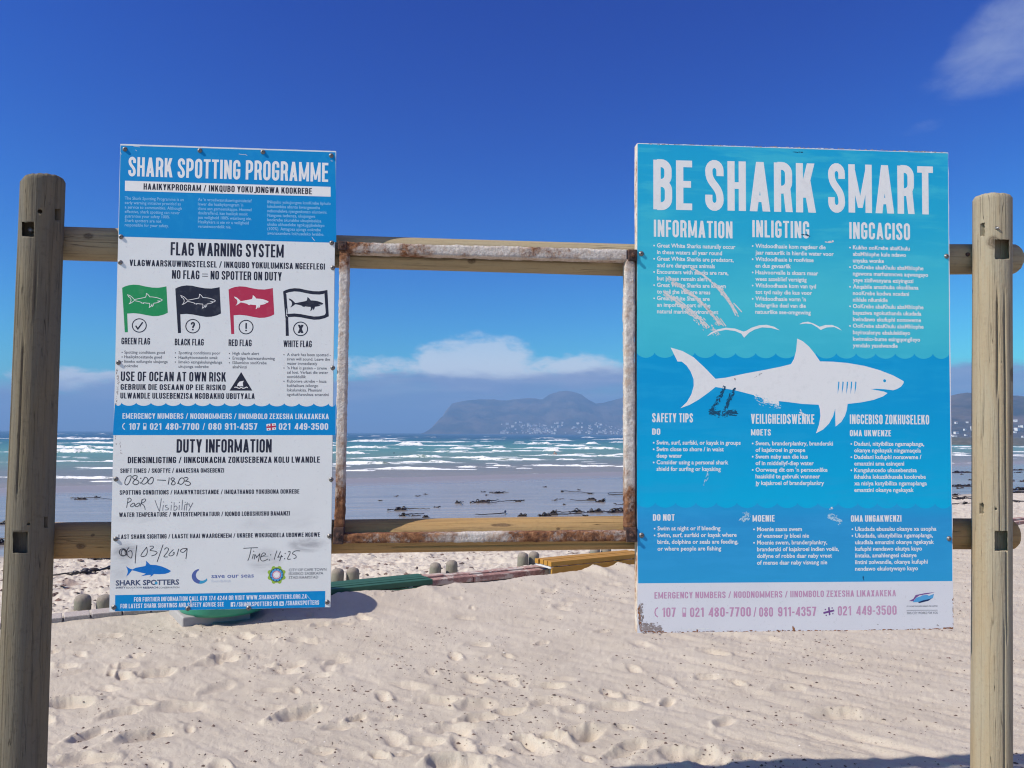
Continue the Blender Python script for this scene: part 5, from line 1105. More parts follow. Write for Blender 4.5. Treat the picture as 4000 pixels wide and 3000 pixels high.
    for tx, x0, y, x1 in (('DO NOT', 154, 126, 299), ('MOENIE', 816, 132, 963), ('OMA UNGAKWENZI', 1470, 133, 1806)): s.head('heading_lettering', WHT, tx, x0, y, x1, 43, .175, .44, .10)
    s.para('paragraph_lettering', WHT, ['*Swim at night or if bleeding', '*Swim, surf, surfski or kayak where', 'birds, dolphins or seals are feeding,', 'or where people are fishing'], 184, [190 + 45 * i for i in range(4)], 2, 721, 27, .022, 165)
    s.para('paragraph_lettering', WHT, ['*Moenie saans swem', 'of wanneer jy bloei nie', '*Moenie swem, branderplankry,', 'branderski of kajakroei indien vo\u00ebls,', 'dolfyne of robbe daar naby vreet', 'of mense daar naby visvang nie'], 846, [195 + 44.6 * i for i in range(6)], 3, 1390, 27, .022, 826)
    s.para('paragraph_lettering', WHT, ['*Ukudada ebusuku okanye xa usopha', '*Ukudada, ukutyibiliza ngamaplanga,', 'ukudlala emanzini okanye ngekayak', 'kufuphi nendawo ekutya kuyo', 'iintaka, amahlengesi okanye', 'iintini zolwandle, okanye kufuphi', 'nendawo ekulotywayo kuyo'], 1498, [194 + 44 * i for i in range(7)], 1, 2015, 27, .022, 1480)
    s.head('emergency_lettering', PINK, 'EMERGENCY NUMBERS / NOODNOMMERS / IINOMBOLO ZEXESHA LIKAXAKEKA', 164, 644, 1770, 43, .16, .45, .11)
    for tx, x0, x1, y in (('107', 214, 305, 766), ('021', 400, 492, 766), ('480-7700', 523, 805, 765), ('/', 822, 842, 764), ('080', 860, 952, 764), ('911-4357', 985, 1240, 762), ('021', 1383, 1472, 756), ('449-3500', 1505, 1774, 754)): s.head('emergency_lettering', PINK, tx, x0, y, x1, 62, .17, .46, .11)
    s.lines('emergency_lettering#n', PINK, [[(187, 703), (172, 714), (167, 735), (172, 755), (187, 766)]], 8, .0016)
    s.polys('emergency_lettering#n', PINK, [[(350, 704), (374, 704), (374, 709), (350, 709)], [(350, 704), (354, 704), (354, 765), (350, 765)], [(370, 704), (374, 704), (374, 765), (370, 765)], [(350, 737), (374, 737), (374, 765), (350, 765)]], .0016)
    s.polys('rescue_flag', VIO, [[(1286, 733), (1358, 716), (1360, 728), (1288, 746)], [(1318, 702), (1328, 700), (1334, 752), (1324, 756)]], .0016)
    for x, y in ((1300, 716), (1345, 706), (1306, 755), (1350, 744)): s.disc('rescue_flag', VIO, x, y, 4.5, .0016)
    s.poly('city_emblem', VIO, [(1855, 660), (1885, 645), (1900, 620), (1960, 608), (2030, 600), (1985, 612), (1925, 622), (1905, 636), (1888, 655), (1900, 662)], .0014)
    s.poly('city_emblem', SKYB, [(1880, 668), (1905, 638), (1935, 628), (1945, 622), (1975, 618), (1990, 625), (2022, 612), (2015, 640), (1980, 652), (1930, 665)], .0018); s.poly('city_emblem', NAVY, [(1915, 668), (1950, 655), (1990, 647), (2010, 640), (1985, 658), (1945, 668), (1925, 673)], .0022)
    s.polys('city_emblem', GREY, [[(1840, 720), (2046, 719), (2046, 721.5), (1840, 722.5)]], .0016); s.small('emblem_lettering', GREY, 'CITY OF CAPE TOWN ISIXEKO SASEKAPA STAD KAAPSTAD', 1840, 699, 2046, 8, .01); s.small('emblem_lettering', GREY, 'THIS CITY WORKS FOR YOU', 1841, 748, 2048, 16)
    # wear: scraped bare streaks, scuffs and rust
    s.crop(*D)
    for k, (cv, n, wd, sz) in enumerate((([(240, 925), (330, 985), (430, 1050), (520, 1140), (575, 1205), (600, 1245)], 230, 17, 7), ([(400, 860), (470, 905), (560, 965), (630, 1040), (690, 1120), (720, 1190)], 110, 15, 6), ([(225, 1020), (300, 1080), (380, 1140), (460, 1200), (520, 1265)], 230, 24, 7), ([(540, 1240), (590, 1310)], 30, 22, 6))): flakes(s, 'scrape', FLAKE, cv, n, wd, sz, 40 + k)
    for cv in ([(400, 855), (480, 900), (540, 950)], [(560, 960), (620, 1015), (665, 1080), (715, 1165)], [(575, 985), (640, 1050), (700, 1150)], [(330, 985), (430, 1045), (500, 1110), (560, 1180), (605, 1240)], [(360, 1010), (460, 1080), (540, 1165), (590, 1235)], [(250, 1040), (350, 1110), (440, 1180), (515, 1262)], [(290, 1050), (390, 1125), (480, 1205), (530, 1255)], [(440, 880), (530, 945), (610, 1030), (670, 1110), (705, 1180)], [(280, 955), (390, 1022), (490, 1100), (570, 1195)], [(600, 1195), (640, 1250)], [(575, 1180), (625, 1250)], [(690, 1095), (745, 1155)]): s.lines('scrape', FLAKE, [catm(cv)], 7, .0028)
    flakes(s, 'scrape', FLAKE, [(1290, 690), (1350, 685)], 16, 9, 7, 50); flakes(s, 'scrape', SCUFD, [(1145, 640), (1195, 650)], 18, 8, 5, 51); flakes(s, 'scrape', SCUFD, [(1085, 90), (1145, 93)], 16, 4, 5, 52); flakes(s, 'scrape', SCUFD, [(1660, 655), (1685, 670)], 6, 6, 4, 53)
    s.crop(*E)
    for k, cv in enumerate(([(635, 462), (600, 530), (545, 615)], [(700, 472), (665, 545), (632, 615)], [(530, 625), (600, 640)], [(615, 640), (710, 632)])): flakes(s, 'scuffed_drawing', SCUFD, cv, 95, 15 if k < 2 else 22, 7, 60 + k)
    flakes(s, 'scrape', PALESC, [(830, 530), (900, 560), (1000, 600)], 60, 30, 6, 70); flakes(s, 'scrape', WHT, [(830, 520), (885, 530), (895, 575)], 22, 8, 7, 71); flakes(s, 'scrape', WHT, [(1125, 622), (1165, 660)], 16, 12, 8, 72); flakes(s, 'scrape', GRIME, [(695, 405), (710, 425)], 8, 10, 4, 73); flakes(s, 'scrape', GRIME, [(825, 400), (880, 370)], 8, 8, 4, 74)
    flakes(s, 'scrape', PALESC, [(490, 1120), (520, 1040)], 20, 16, 5, 75)
    s.crop(*F)
    flakes(s, 'scrape', PALESC, [(745, 130), (790, 75)], 70, 28, 6, 76); flakes(s, 'scrape', PALESC, [(1320, 90), (1405, 135)], 90, 22, 6, 77); flakes(s, 'scrape', WHT, [(1330, 45), (1350, 40)], 8, 8, 5, 78); flakes(s, 'scrape', SCUFD, [(1550, 495), (1557, 520)], 14, 5, 4, 79)
    flakes(s, 'rust_stain', GRIME, [(75, 840), (150, 835), (215, 850)], 170, 34, 8, 80); flakes(s, 'rust_stain', GRIME, [(75, 850), (80, 780), (72, 680)], 80, 22, 7, 81); flakes(s, 'rust_stain', RUSTSP, [(62, 700), (66, 800), (75, 858), (160, 866), (230, 866)], 150, 10, 6, 82)
    flakes(s, 'rust_stain', RUSTSP, [(230, 866), (700, 861), (1100, 857), (1500, 855), (2145, 843)], 160, 4, 5, 83, along=3.5); flakes(s, 'rust_stain', RUSTSP, [(1090, 838), (1094, 860)], 22, 7, 8, 84); flakes(s, 'rust_stain', RUSTSP, [(450, 852), (452, 868)], 7, 4, 6, 85); flakes(s, 'rust_stain', RUSTSP, [(980, 855), (992, 862)], 9, 5, 6, 86); flakes(s, 'rust_stain', RUSTSP, [(2085, 840), (2148, 838)], 26, 6, 6, 87); flakes(s, 'rust_stain', RUSTSP, [(2148, 640), (2150, 838)], 20, 3, 5, 88)
    flakes(s, 'rust_stain', GRIME, [(2040, 820), (2052, 825)], 6, 6, 4, 89); flakes(s, 'rust_stain', GRIME, [(1645, 812), (1652, 816)], 3, 3, 4, 90); flakes(s, 'rust_stain', WHT, [(300, 850), (520, 845)], 30, 6, 7, 92)
    s.crop(*D); flakes(s, 'rust_stain', GRIME, [(60, 36), (700, 50), (1300, 66), (2110, 94)], 120, 3, 5, 91, along=3.5); flakes(s, 'rust_stain', WHT, [(60, 38), (700, 53), (1300, 70), (2110, 97)], 60, 3, 5, 93, along=4)
    s.finish()
    for x, y in ((2505, 991), (3697, 1001), (2506, 2091), (3707, 2104)): screw(s, x, y, .0075)
sign_right()
# ------------------------------------------------------------------ things on the beach
def H(x, y):
    z, _, _ = sand_height(np.array([[float(x)]]), np.array([[float(y)]])); return float(z[0, 0])
def along(t, q=0.0, z=0.0):
    """point t metres along the low wall from x = 0, q metres towards the sea"""
    return np.array([0, WY, 0]) + WDIR * t + WPERP * q + np.array([0, 0, z])
def t_at(px, py, z): p = on_level(px, py, z); return float((p - np.array([0, WY, 0])) @ WDIR)
UP = np.array([0, 0, 1.])

# --- low wall with brick coping, half buried
def wall_fn(g, b):
    c = g.coord('Object'); n = g.noise(c, 2.2, 5, .65); n2 = g.noise(c, 45, 4, .65)
    col = g.ramp(g.add(n, g.mul(g.sub(n2, .5), .5)), [(.32, (.20, .10, .085)), (.5, (.36, .20, .17)), (.66, (.50, .37, .31))])
    sd_ = g.ss(g.noise(c, 5.5, 5, .7), .48, .58); col = g.mix(g.mul(sd_, .85), col, (.53, .47, .41))
    g.put(b.inputs['Base Color'], col); b.inputs['Roughness'].default_value = .9; bump(g, b, n2, .6, .008)
M_WALLR = mat('worn_red_coping', fn=wall_fn)
def brick_fn(g, b):
    c = g.coord('Object'); n = g.noise(c, 3, 4, .6); n2 = g.noise(c, 60, 4, .65)
    g.put(b.inputs['Base Color'], g.mix(g.ss(n2, .4, .7), g.mix(n, (.42, .36, .33), (.33, .27, .245)), (.50, .46, .42))); b.inputs['Roughness'].default_value = .92; bump(g, b, n2, .6, .006)
M_BRICK = mat('pale_brick', fn=brick_fn)
M_DARKW = mat('dark_wall_base', fn=lambda g, b: (g.put(b.inputs['Base Color'], g.ramp(g.noise(g.coord(), 22, 5, .7), [(.35, (.03, .028, .03)), (.6, (.10, .09, .085)), (.75, (.25, .22, .20))])), g.put(b.inputs['Roughness'], .95)))  # mottled near-black to brown base below the coping
wall = thing('low_wall', 'low half buried brick and red wall edging the dry sand, bollards along it', 'wall', tuple(along(0, 0, 0)))
rw = random.Random(3)
def wall_run(t0, t1, w0, w1, z0, z1, name, m, step, gap, jit):
    mb = MB(); t = t0
    while t < t1:
        l = min(step * rw.uniform(.9, 1.1), t1 - t); c = along(t + l / 2, (w0 + w1) / 2, (z0 + z1) / 2 + rw.uniform(-jit, jit)); mb.box(c, WDIR * (l - gap) / 2, WPERP * (w1 - w0) / 2, UP * (z1 - z0) / 2); t += l
    return mb.build(name, m, wall, bevel=.008)
mb = MB(); mb.box(along(2.5, .10, -.20), WDIR * 12, WPERP * .085, UP * .20); mb.build('wall_body', M_DARKW, wall)
wall_run(-9.0, -2.6, -.02, .19, .0, .050, 'brick_coping', M_BRICK, .23, .012, .004)
wall_run(-1.9, 14.5, -.02, .10, -.03, .036, 'red_coping', M_WALLR, 1.3, .008, .010)
wall_run(-1.9, 14.5, .108, .24, -.03, .058, 'red_coping', M_WALLR, 1.1, .008, .008)

# --- the two slatted bench seats sitting on the wall
def bench(name, label, t0, t1, z, nsl, col_hi, col_lo, q0, q1, ends):
    root = thing(name, label, 'bench', tuple(along((t0 + t1) / 2, 0, 0)))
    def fn(g, b):
        c = g.coord('Object'); n = g.noise(g.mapping(c, rot=(0, 0, -math.atan(WK)), scale=(.15, 1, 1)), 30, 5, .6); g.put(b.inputs['Base Color'], g.mix(n, col_lo, col_hi)); b.inputs['Roughness'].default_value = .6; bump(g, b, n, .3, .003)
    m = mat(name + '_paint_' + label.split()[0], fn=fn); w = (q1 - q0) / nsl
    for k in range(nsl):
        mb = MB(); q = q0 + (k + .5) * w; mb.box(along((t0 + t1) / 2 + rw.uniform(-.012, .012), q, z + rw.uniform(-.003, .003)), WDIR * (t1 - t0) / 2, WPERP * (w / 2 - .007), UP * .028); mb.build('slat', m, root, bevel=.005)
    mb = MB(); mb.box(along((t0 + t1) / 2, q0 + .012, z - .080), WDIR * (t1 - t0) / 2 * .985, WPERP * .015, UP * .042); mb.build('front_board', m, root, bevel=.004)
    for t in ends:
        mb = MB(); mb.box(along(t, (q0 + q1) / 2, z - .042), WDIR * .022, WPERP * ((q1 - q0) / 2 - .01), UP * .010); mb.build('bracket', M_BRKT, root)
        mb = MB(); mb.box(along(t + (.16 if t < (t0 + t1) / 2 else -.1), (q0 + q1) / 2 + .06, z - .20), WDIR * .05, WPERP * .05, UP * .148); mb.build('leg', M_BRICK, root, bevel=.006)
M_BRKT = mat('white_bracket', (.60, .60, .60), .5)
tg1 = t_at(1632, 2243, .10); bench('slatted_bench', 'green slatted bench seat half buried in the sand beside the small board', tg1 - 1.85, tg1, .085, 4, (.036, .125, .070), (.018, .070, .040), -.30, .10, (tg1 - .25, tg1 - 1.6))
ty0 = t_at(2115, 2190, .15); bench('slatted_bench', 'yellow slatted bench seat half buried in a sand drift beside the large board', ty0, ty0 + 1.42, .135, 4, (.50, .26, .035), (.36, .17, .022), -.26, .09, (ty0 + .02, ty0 + 1.3))

# --- bollards in pairs along the sea side of the wall
def boll_fn(g, b):
    c = g.coord('Object'); s = g.n('ShaderNodeSeparateXYZ'); g.nt.links.new(c, s.inputs[0]); n = g.noise(g.mapping(c, scale=(1, 1, .3)), 55, 5, .65); n2 = g.noise(c, 9, 4, .6)
    side = g.mix(n, (.165, .155, .12), (.26, .245, .195)); top = g.mix(n, (.15, .125, .10), (.36, .31, .26))
    g.put(b.inputs['Base Color'], g.mix(g.ss(g.add(s.outputs[2], g.mul(g.sub(n2, .5), .05)), .085, .12), side, top)); b.inputs['Roughness'].default_value = .92; bump(g, b, n, .7, .006)
M_BOLL = mat('weathered_bollard', fn=boll_fn)
mbp = MB(); r_ = .075
mbp.lathe((0, 0, 0), [(r_ * .99, -.35), (r_, .06), (r_ * 1.0, .095), (r_ * .97, .115), (r_ * .88, .135), (r_ * .70, .152), (r_ * .42, .163), (.0005, .167)], 28)
bproto = mbp.build('bollard', M_BOLL, None, True); first = True
BL = [(322, 2378, 'grey round topped bollard nearest the dark post'), (408, 2373, 'grey round topped bollard half hidden by the lower left edge of the small board'), (1318, 2262, 'grey bollard touching the right edge of the small board'), (1378, 2258, 'grey bollard just behind the green bench'), (1700, 2238, 'bollard at the end of the green bench, first of its pair beside the red coping'),
      (1764, 2231, 'bollard second of the pair beside the red coping past the green bench'), (2042, 2197, 'bollard before the yellow bench, first of its pair'), (2085, 2192, 'bollard touching the near end of the yellow bench'), (2325, 2170, 'bollard behind the yellow bench, under the bottom rail'), (2368, 2168, 'bollard behind the far half of the yellow bench')]
for px, py, lb in BL:
    o = bproto if first else bproto.copy()
    if not first: COL.objects.link(o)
    first = False; z = -.06; p = on_level(px, py, z); sc = rw.uniform(.95, 1.05); o.location = (p[0], p[1], z - .01); o.scale = (sc, sc, rw.uniform(.76, .92)); o.rotation_euler = (rw.uniform(-.04, .04), rw.uniform(-.04, .04), rw.uniform(0, 6)); tag(o, lb, 'bollard', 'bollards along the low wall')

# --- green tub on a grey slab, mostly behind the small board
tub = thing('plastic_tub', 'green round tub showing just below the foot of the small board', 'tub', (-2.60, 7.10, 0))
mb = MB(); mb.lathe((-2.60, 7.10, .075), [(.36, 0), (.385, .03), (.40, .42), (.41, .80), (.43, .81), (.43, .85), (.40, .855), (.395, .82), (.37, .10), (.001, .09)], 48); mb.build('body', mat('green_plastic', (.035, .30, .19), .45), tub, True)
mb = MB(); mb.lathe((-2.60, 7.10, .075), [(.445, .78), (.455, .79), (.455, .82), (.445, .83), (.434, .825), (.434, .785)], 48); mb.build('rim', mat('green_plastic', (.035, .30, .19), .45), tub, True)
mb = MB(); a, b = on_level(712, 2452, 0), on_level(978, 2418, 0); d = (b - a) / np.linalg.norm(b - a); n_ = np.array([-d[1], d[0], 0]); ctr = (a + b) / 2 + n_ * .30
mb.box(ctr + UP * .03, d * np.linalg.norm(b - a) / 2, n_ * .30, UP * .055); tag(mb.build('concrete_slab', mat('grey_slab', fn=lambda g, b: (g.put(b.inputs['Base Color'], g.mix(g.noise(g.coord(), 30, 5, .6), (.30, .28, .27), (.42, .40, .39))), g.put(b.inputs['Roughness'], .9))), bevel=.012), 'pale grey slab end lying in the sand under the green tub', 'slab')

# --- kelp thrown up on the wet sand
def kelp_fn(g, b):
    n = g.noise(g.coord(), 16, 4, .6); g.put(b.inputs['Base Color'], g.ramp(n, [(.3, (.010, .009, .010)), (.55, (.030, .022, .017)), (.75, (.085, .05, .035))])); g.put(b.inputs['Roughness'], .42)
M_KELP = mat('kelp', fn=kelp_fn)
def kelp(label, piles, stalks, seed, group=None):
    """piles: (px0, px1, py base, height in px); stalks: lists of photo points"""
    rr = random.Random(seed); mb = MB(); org = None
    for (x0, x1, y, h) in piles:
        p = on_beach((x0 + x1) / 2, y); org = p if org is None else org; k = p[1] / FPX; w, hh = (x1 - x0) * k / 2, max(h * k * 1.05, .025); n = int(10 + 9 * min(w, 2.5)) if w > .25 else 5
        for i in range(n):
            c = p + np.array([rr.uniform(-w, w) * .75, rr.uniform(-.3, .3) * min(w, .8), 0]); ang = rr.uniform(0, 6.28); L = rr.uniform(.3, .8) * max(w, .2); q = [c]; top = hh * (1 - abs(c[0] - p[0]) / (w + .01)) * rr.uniform(.5, 1.0)
            for j in range(6):
                ang += rr.uniform(-.9, .9); st = np.array([math.cos(ang), math.sin(ang) * .6, 0]) * L / 5; z = top * math.sin(math.pi * (j + 1) / 6.5) ; nx = q[-1] + st; nx[2] = float(beach_z(nx[0], nx[1])) + z + .01; q.append(nx)
            r = rr.uniform(.018, .04) * min(1.3, .5 + w); mb.tube(q, [r * .4, r, r * 1.2, r, r * .9, r * .7, r * .2], 7, rr.uniform(.35, .9))
        # fronds packed beneath make the heap solid
        g1 = 14; vs, fs = [], []
        for i in range(g1 + 1):
            for j in range(9):
                u, v = i / g1 * 2 - 1, j / 8 * 2 - 1; e = max(0, 1 - u * u) * max(0, 1 - v * v); x, y_ = p[0] + u * w * .92, p[1] + v * min(w * .5, .7)
                vs.append((x, y_, float(beach_z(x, y_)) - .02 + hh * .62 * e ** .7 * (.55 + .9 * rr.random())))
        for i in range(g1):
            for j in range(8): a_ = i * 9 + j; fs.append((a_, a_ + 9, a_ + 10, a_ + 1))
        mb.add(vs, fs)
    for pts in stalks:
        q = [on_beach(x, y) for x, y in pts]; org = q[0] if org is None else org; q = [np.array(v) for v in catm([tuple(v) for v in q], 5)] if len(q) > 2 else [q[0] + (q[1] - q[0]) * i / 8 for i in range(9)]
        q = [v + np.array([0, 0, .03 + .02 * rr.random()]) for v in q]; k = q[0][1] / FPX; r = max(.017, 2.3 * k / 2); mb.tube(q, [r * (1.9 if i == 0 else 1.0 - .5 * i / len(q)) for i in range(len(q))], 7)
    o = mb.build('kelp', M_KELP, None, True); return tag(o, label, 'kelp', group or 'kelp washed up on the beach')
c6 = lambda x, y: (1280 + .2803 * x, 1680 + .2803 * y); c7 = lambda x, y: (1880 + .2803 * x, 1680 + .2803 * y); cl = lambda x, y: (200 + .632 * x, 1400 + .632 * y); cr_ = lambda x, y: (3680 + .4946 * x, 1480 + .4946 * y)
def P6(a, b, y, h): return (c6(a, 0)[0], c6(b, 0)[0], c6(0, y)[1], h * .2803)
def P7(a, b, y, h): return (c7(a, 0)[0], c7(b, 0)[0], c7(0, y)[1], h * .2803)
def PL(a, b, y, h): return (cl(a, 0)[0], cl(b, 0)[0], cl(0, y)[1], h * .632)
def PR(a, b, y, h): return (cr_(a, 0)[0], cr_(b, 0)[0], cr_(0, y)[1], h * .4946)
KL = [('dark kelp heap with one long thin tail, lowest in the left of the empty frame', [P6(900, 1140, 1118, 52)], [[c6(1080, 1108), c6(1250, 1115), c6(1425, 1116)], [c6(840, 1130), c6(930, 1122)]]),
      ('small kelp heap just above the sunlit rail with a bent stalk pointing away', [P6(975, 1110, 1198, 34)], [[c6(1050, 1195), c6(1200, 1192), c6(1345, 1180)], [c6(1060, 1190), c6(1150, 1212)]]),
      ('flat kelp heap touching the sunlit rail in the left of the empty frame', [P6(1290, 1440, 1218, 36)], [[c6(1170, 1215), c6(1300, 1214)]]),
      ('small round kelp clump with two short tails on the wet sand', [P6(1760, 1860, 1022, 44)], [[c6(1840, 1018), c6(1895, 1016)], [c6(1850, 1030), c6(1868, 1050)]]),
      ('long low kelp heap with a pointed left end, in the middle of the empty frame', [P7(-130, 140, 1010, 52)], [[c7(100, 1000), c7(200, 995), c7(240, 978)], [c7(-150, 1022), c7(-40, 1008)]]),
      ('kelp with a long straight stalk running left from a round head', [P7(465, 565, 998, 36)], [[c7(600, 994), c7(480, 997), c7(300, 1006), c7(90, 1036)]]),
      ('low kelp strip with a pale tip, beyond the other heaps in the frame', [P7(140, 340, 882, 26)], [[c7(118, 878), c7(230, 880), c7(388, 880)]]),
      ('thin straight kelp stalk with a knob at each end', [P7(1100, 1145, 863, 16), P7(1490, 1560, 892, 22)], [[c7(1120, 858), c7(1350, 874), c7(1575, 890)]]),
      ('kelp stalk curled back in a narrow loop beside the frame', [], [[c7(2090, 915), c7(1850, 910), c7(1765, 898), c7(1850, 884), c7(2090, 882)]]),
      ('two joined kelp humps trailing one long stalk to the left', [P7(1450, 1620, 968, 36), P7(1580, 1730, 1004, 46)], [[c7(1600, 1000), c7(1420, 996), c7(1235, 986)], [c7(1700, 985), c7(1728, 955)]]),
      ('short flat piece of kelp cut off by the right side of the frame', [P7(1850, 2010, 1036, 18)], []),
      ('largest kelp heap in the frame, lying along the edge of the dry sand', [P7(780, 1000, 1196, 50), P7(940, 1080, 1180, 76)], [[c7(1000, 1150), c7(1120, 1160), c7(1250, 1165)], [c7(900, 1192), c7(1200, 1188), c7(1480, 1170)]]),
      ('round kelp heap next along the dry sand edge from the largest one', [P7(1300, 1420, 1148, 54)], [[c7(1320, 1150), c7(1200, 1162)]]),
      ('broad kelp heap in the row at the dry sand edge, between two others', [P7(1450, 1720, 1145, 50)], [[c7(1660, 1150), c7(1800, 1165)]]),
      ('kelp heap ending the row at the right side of the frame', [P7(1720, 2120, 1145, 56)], []),
      ('single kelp stalk with an upturned knob, just above the rail', [], [[c7(335, 1158), c7(318, 1180), c7(150, 1190), c7(-90, 1197)]]),
      ('domed kelp heap just above the middle of the sunlit rail', [P7(480, 665, 1200, 42)], []),
      ('tiny kelp bit on the dry sand above the rail', [P7(1425, 1485, 1202, 20)], []),
      ('kelp strand with two humps between the dark post and the small board', [PL(140, 230, 872, 15), PL(255, 310, 862, 12)], [[cl(120, 868), cl(250, 866), cl(380, 876), cl(430, 874)]]),
      ('broad dark kelp fan on dry sand with a long tail reaching the dark post', [PL(100, 380, 1335, 30)], [[cl(360, 1310), cl(250, 1335), cl(120, 1350), cl(-60, 1357)]]),
      ('kelp strip under the bottom rail near the dark post', [PL(110, 380, 1246, 12)], [[cl(-40, 1236), cl(150, 1248), cl(380, 1240)]]),
      ('black kelp line cut by the frame edge behind the dark post', [(-60, 40, 2048, 12)], [[(-120, 2044), (-20, 2046), (42, 2045)]]),
      ('dark kelp lump at the foot of the left edge, behind the dark post', [(-60, 40, 2128, 22)], [[(-100, 2110), (30, 2112)]]),
      ('kelp strip highest on the wet sand beside the large board', [PR(30, 240, 742, 14)], [[cr_(20, 742), cr_(250, 742)]]), ('small kelp piece just below the highest strip', [PR(140, 170, 756, 10)], []), ('small lone kelp lump close to the pale post', [PR(203, 232, 800, 10)], []),
      ('long dark kelp band between the large board and pale post', [PR(60, 260, 850, 18)], [[cr_(40, 848), cr_(250, 842)]]), ('kelp scrap below the long dark band', [PR(112, 150, 866, 12)], []), ('kelp hump touching the edge of the large board', [PR(60, 135, 922, 24)], []),
      ('kelp line lying along the dry sand beside the large board', [PR(50, 250, 952, 24)], [[cr_(20, 955), cr_(150, 948), cr_(250, 935)]]), ('kelp clump with a tail nearest the short lower rail', [PR(145, 240, 992, 24)], [[cr_(70, 1000), cr_(170, 992)]]),
      ('thin kelp strip highest beyond the pale post', [PR(510, 700, 722, 10)], []), ('small kelp strip below the highest beyond the pale post', [PR(575, 640, 742, 9)], []), ('reddish kelp pieces beyond the pale post', [PR(530, 580, 810, 18), PR(610, 680, 812, 16)], []),
      ('broad kelp band right of the pale post on wet sand', [PR(520, 720, 878, 20)], []), ('lower kelp band right of the pale post', [PR(520, 720, 900, 14)], [[cr_(500, 905), cr_(700, 893)]]), ('kelp line on dry sand just right of the pale post', [PR(510, 680, 978, 22)], [[cr_(480, 970), cr_(700, 976)]])]
for i, (lb, pl, st) in enumerate(KL): kelp(lb, pl, st, 100 + i)
scr = [c6(950, 921), c6(1265, 919), c6(1365, 895), c6(750, 982), c6(2160, 862), c7(1370, 835), c7(70, 907), c7(1150, 1038), c7(1010, 980)]
for i, q in enumerate(scr): kelp('tiny dark scrap of kelp lying alone on the shining wet sand', [(q[0] - 5, q[0] + 5, q[1] + 1, 3)], [], 200 + i, 'tiny kelp scraps on the wet sand')
kelp('flat kelp patch with no tail, beside the lowest heap in the frame', [P6(1465, 1555, 1080, 16)], [], 230); kelp('short narrow kelp sliver in the right of the empty frame', [P7(1065, 1112, 966, 10)], [], 231); kelp('lone small kelp peak farthest up the wet sand', [P7(860, 925, 797, 20)], [], 232)

# --- two people in the water
M_SKIN = mat('skin', (.42, .23, .16), .55); M_HAIR = mat('dark_hair', (.02, .015, .012), .6); M_SUIT = mat('dark_wetsuit', (.012, .014, .018), .5)
def person(px, py, depth, label, skin, lean, arms, seed, sc=1.0):
    p = on_level(px, py, SEA); x, y, z = p[0], p[1], SEA - depth
    J = {'pelvis': (0, 0, .95), 'belly': (0, .02, 1.12), 'chest': (0, .01, 1.32), 'neck': (0, 0, 1.50), 'chin': (0, -.015, 1.57), 'head': (0, -.01, 1.66), 'crown': (0, .0, 1.74)}
    R = {'pelvis': .15, 'belly': .135, 'chest': .16, 'neck': .058, 'chin': .068, 'head': .092, 'crown': .060}
    E = [('pelvis', 'belly'), ('belly', 'chest'), ('chest', 'neck'), ('neck', 'chin'), ('chin', 'head'), ('head', 'crown')]
    for s in (-1, 1):
        k = 'L' if s < 0 else 'R'; J.update({k + 'sh': (s * .19, 0, 1.42), k + 'el': (s * (.27 + .08 * arms), -.05, 1.16 + .02 * arms), k + 'wr': (s * (.24 - .02 * arms), -.20, .98 + .10 * arms), k + 'ha': (s * .22, -.27, .94 + .12 * arms), k + 'hip': (s * .10, 0, .90), k + 'kn': (s * .12, -.03, .50), k + 'an': (s * .12, .03, .09), k + 'to': (s * .13, -.13, .03)})
        R.update({k + 'sh': .068, k + 'el': .045, k + 'wr': .031, k + 'ha': .036, k + 'hip': .098, k + 'kn': .058, k + 'an': .040, k + 'to': .032})
        E += [('chest', k + 'sh'), (k + 'sh', k + 'el'), (k + 'el', k + 'wr'), (k + 'wr', k + 'ha'), ('pelvis', k + 'hip'), (k + 'hip', k + 'kn'), (k + 'kn', k + 'an'), (k + 'an', k + 'to')]
    names = list(J); me = bpy.data.meshes.new('person'); me.from_pydata([(J[n][0] * sc + lean * (J[n][2] - .9), J[n][1] * sc, J[n][2] * sc) for n in names], [(names.index(a), names.index(b)) for a, b in E], [])
    o = bpy.data.objects.new('person', me); COL.objects.link(o); mo = o.modifiers.new('skin', 'SKIN'); lay = me.skin_vertices[0].data
    for i, n in enumerate(names): lay[i].radius = (R[n] * sc, R[n] * sc * (.72 if n in ('chest', 'belly', 'pelvis') else 1)); lay[i].use_root = n == 'pelvis'
    o.modifiers.new('sub', 'SUBSURF').levels = 2; o.modifiers['sub'].render_levels = 2
    dg = bpy.context.evaluated_depsgraph_get(); m2 = bpy.data.meshes.new_from_object(o.evaluated_get(dg)); o.modifiers.clear(); o.data = m2; m2.materials.clear(); m2.materials.append(skin)
    for f in m2.polygons: f.use_smooth = True
    o.location = (x, y, z); tag(o, label, 'person')
    hb = MB(); hb.lathe((lean * .80, .012, 1.67 * sc), [(.096, -.02), (.102, .02), (.094, .055), (.07, .085), (.03, .102), (.001, .105)], 14); h = hb.build('hair', M_HAIR, None, True); h.parent = o
    return o
person(2168, 1779, .93, 'bare chested person with dark hair standing waist deep in the surf', M_SKIN, -.05, 1.0, 1)
person(1539, 1773, 1.47, 'dark head of a swimmer low in the water, between two lines of foam', M_SUIT, 0, .2, 2)

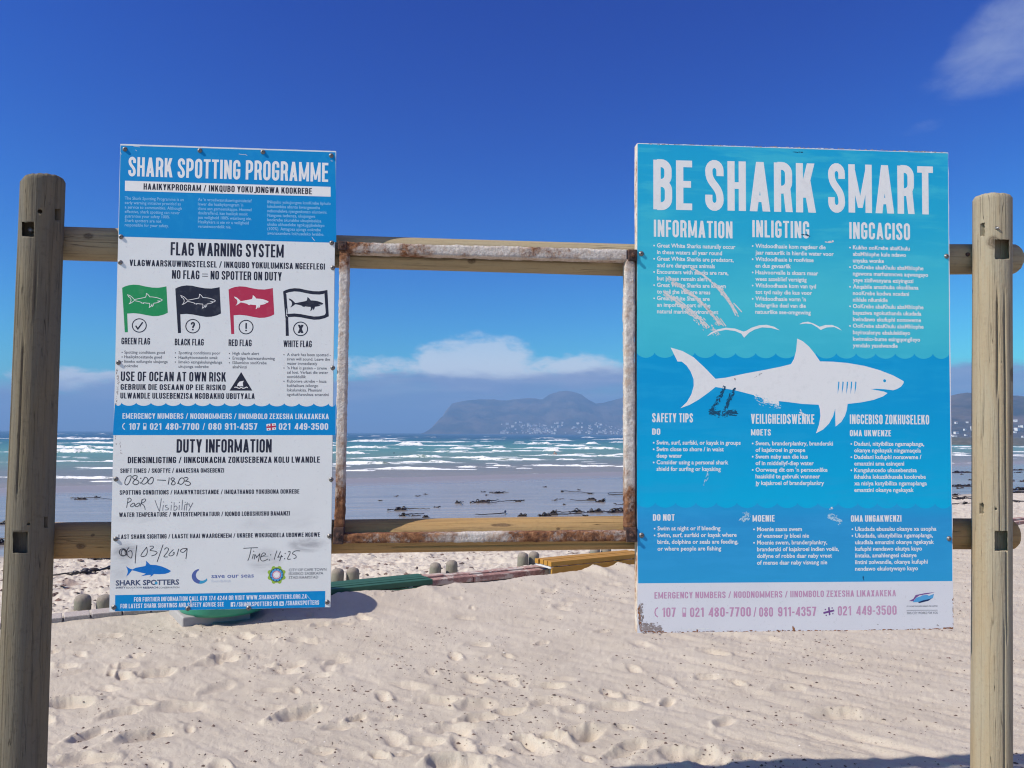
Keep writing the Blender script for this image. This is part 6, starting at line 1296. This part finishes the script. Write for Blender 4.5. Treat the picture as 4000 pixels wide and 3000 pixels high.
# --- bits of dried weed, twigs and shell strewn over the sand
def debris(name, n, m, seed, smin, smax, region, flat, clump, kind='stuff'):
    rr = np.random.default_rng(seed); V, F = [], []; N = n * 14
    Y = 3.2 + (region[1] - 3.2) * rr.random(N) ** 1.5; X = rr.uniform(-.80, .80, N) * Y; s_ = beach_s(X, Y)
    d = fbm(X * .8, Y * 1.1, seed, 4, .65); d2 = fbm((X * .8 - Y * .6) * .5, (X * .6 + Y * .8) * 3.2, seed + 4, 3, .6); d3 = fbm(X * 4, Y * 5, seed + 8, 3)
    ok = (s_ < region[2]) & (s_ > region[3]) & (rr.random(N) < np.clip((d + .7 * d2 + .5 * d3) * clump + .34, .015, 1)); X, Y = X[ok][:n], Y[ok][:n]; Z = sand_height(X[None], Y[None])[0][0]
    for x, y, z in zip(X, Y, Z):
        s = smin + (smax - smin) * rr.random() ** 5; an = rr.normal(-.35, .7); L = s * rr.uniform(.7, 1.7); w = s * rr.uniform(.45, .9); ca, sa = math.cos(an), math.sin(an); b = len(V)
        for (p, q) in [(-L, 0), (-L * .3, -w), (L * .6, -w * .7), (L, w * .1), (L * .3, w), (-L * .5, w * .8)]: V.append((x + p * ca - q * sa, y + p * sa + q * ca, z - .001 + rr.uniform(0, .3) * s * flat))
        V.append((x, y, z + s * flat * rr.uniform(.6, 1.2))); F += [(b + i, b + (i + 1) % 6, b + 6) for i in range(6)]
    mb = MB(); mb.add(V, F); return tag(mb.build(name, m), kind=kind)
M_BIT = mat('dried_weed', fn=lambda g, b: (g.put(b.inputs['Base Color'], g.ramp(g.noise(g.coord(), 6, 4, .7), [(.3, (.05, .037, .032)), (.55, (.12, .075, .062)), (.75, (.20, .11, .09))])), g.put(b.inputs['Roughness'], .9)))
M_SHELL = mat('shell_bits', (.78, .74, .70), .6)
debris('dried_weed_bits', 11000, M_BIT, 3, .0026, .012, (0, 11.5, -.35, -9), .7, 2.2)
debris('shell_bits', 600, M_SHELL, 9, .002, .008, (0, 11, -.35, -9), .6, .8)
debris('dried_weed_bits', 2200, M_BIT, 13, .010, .06, (0, 17, 6.0, .3), .5, 2.2)
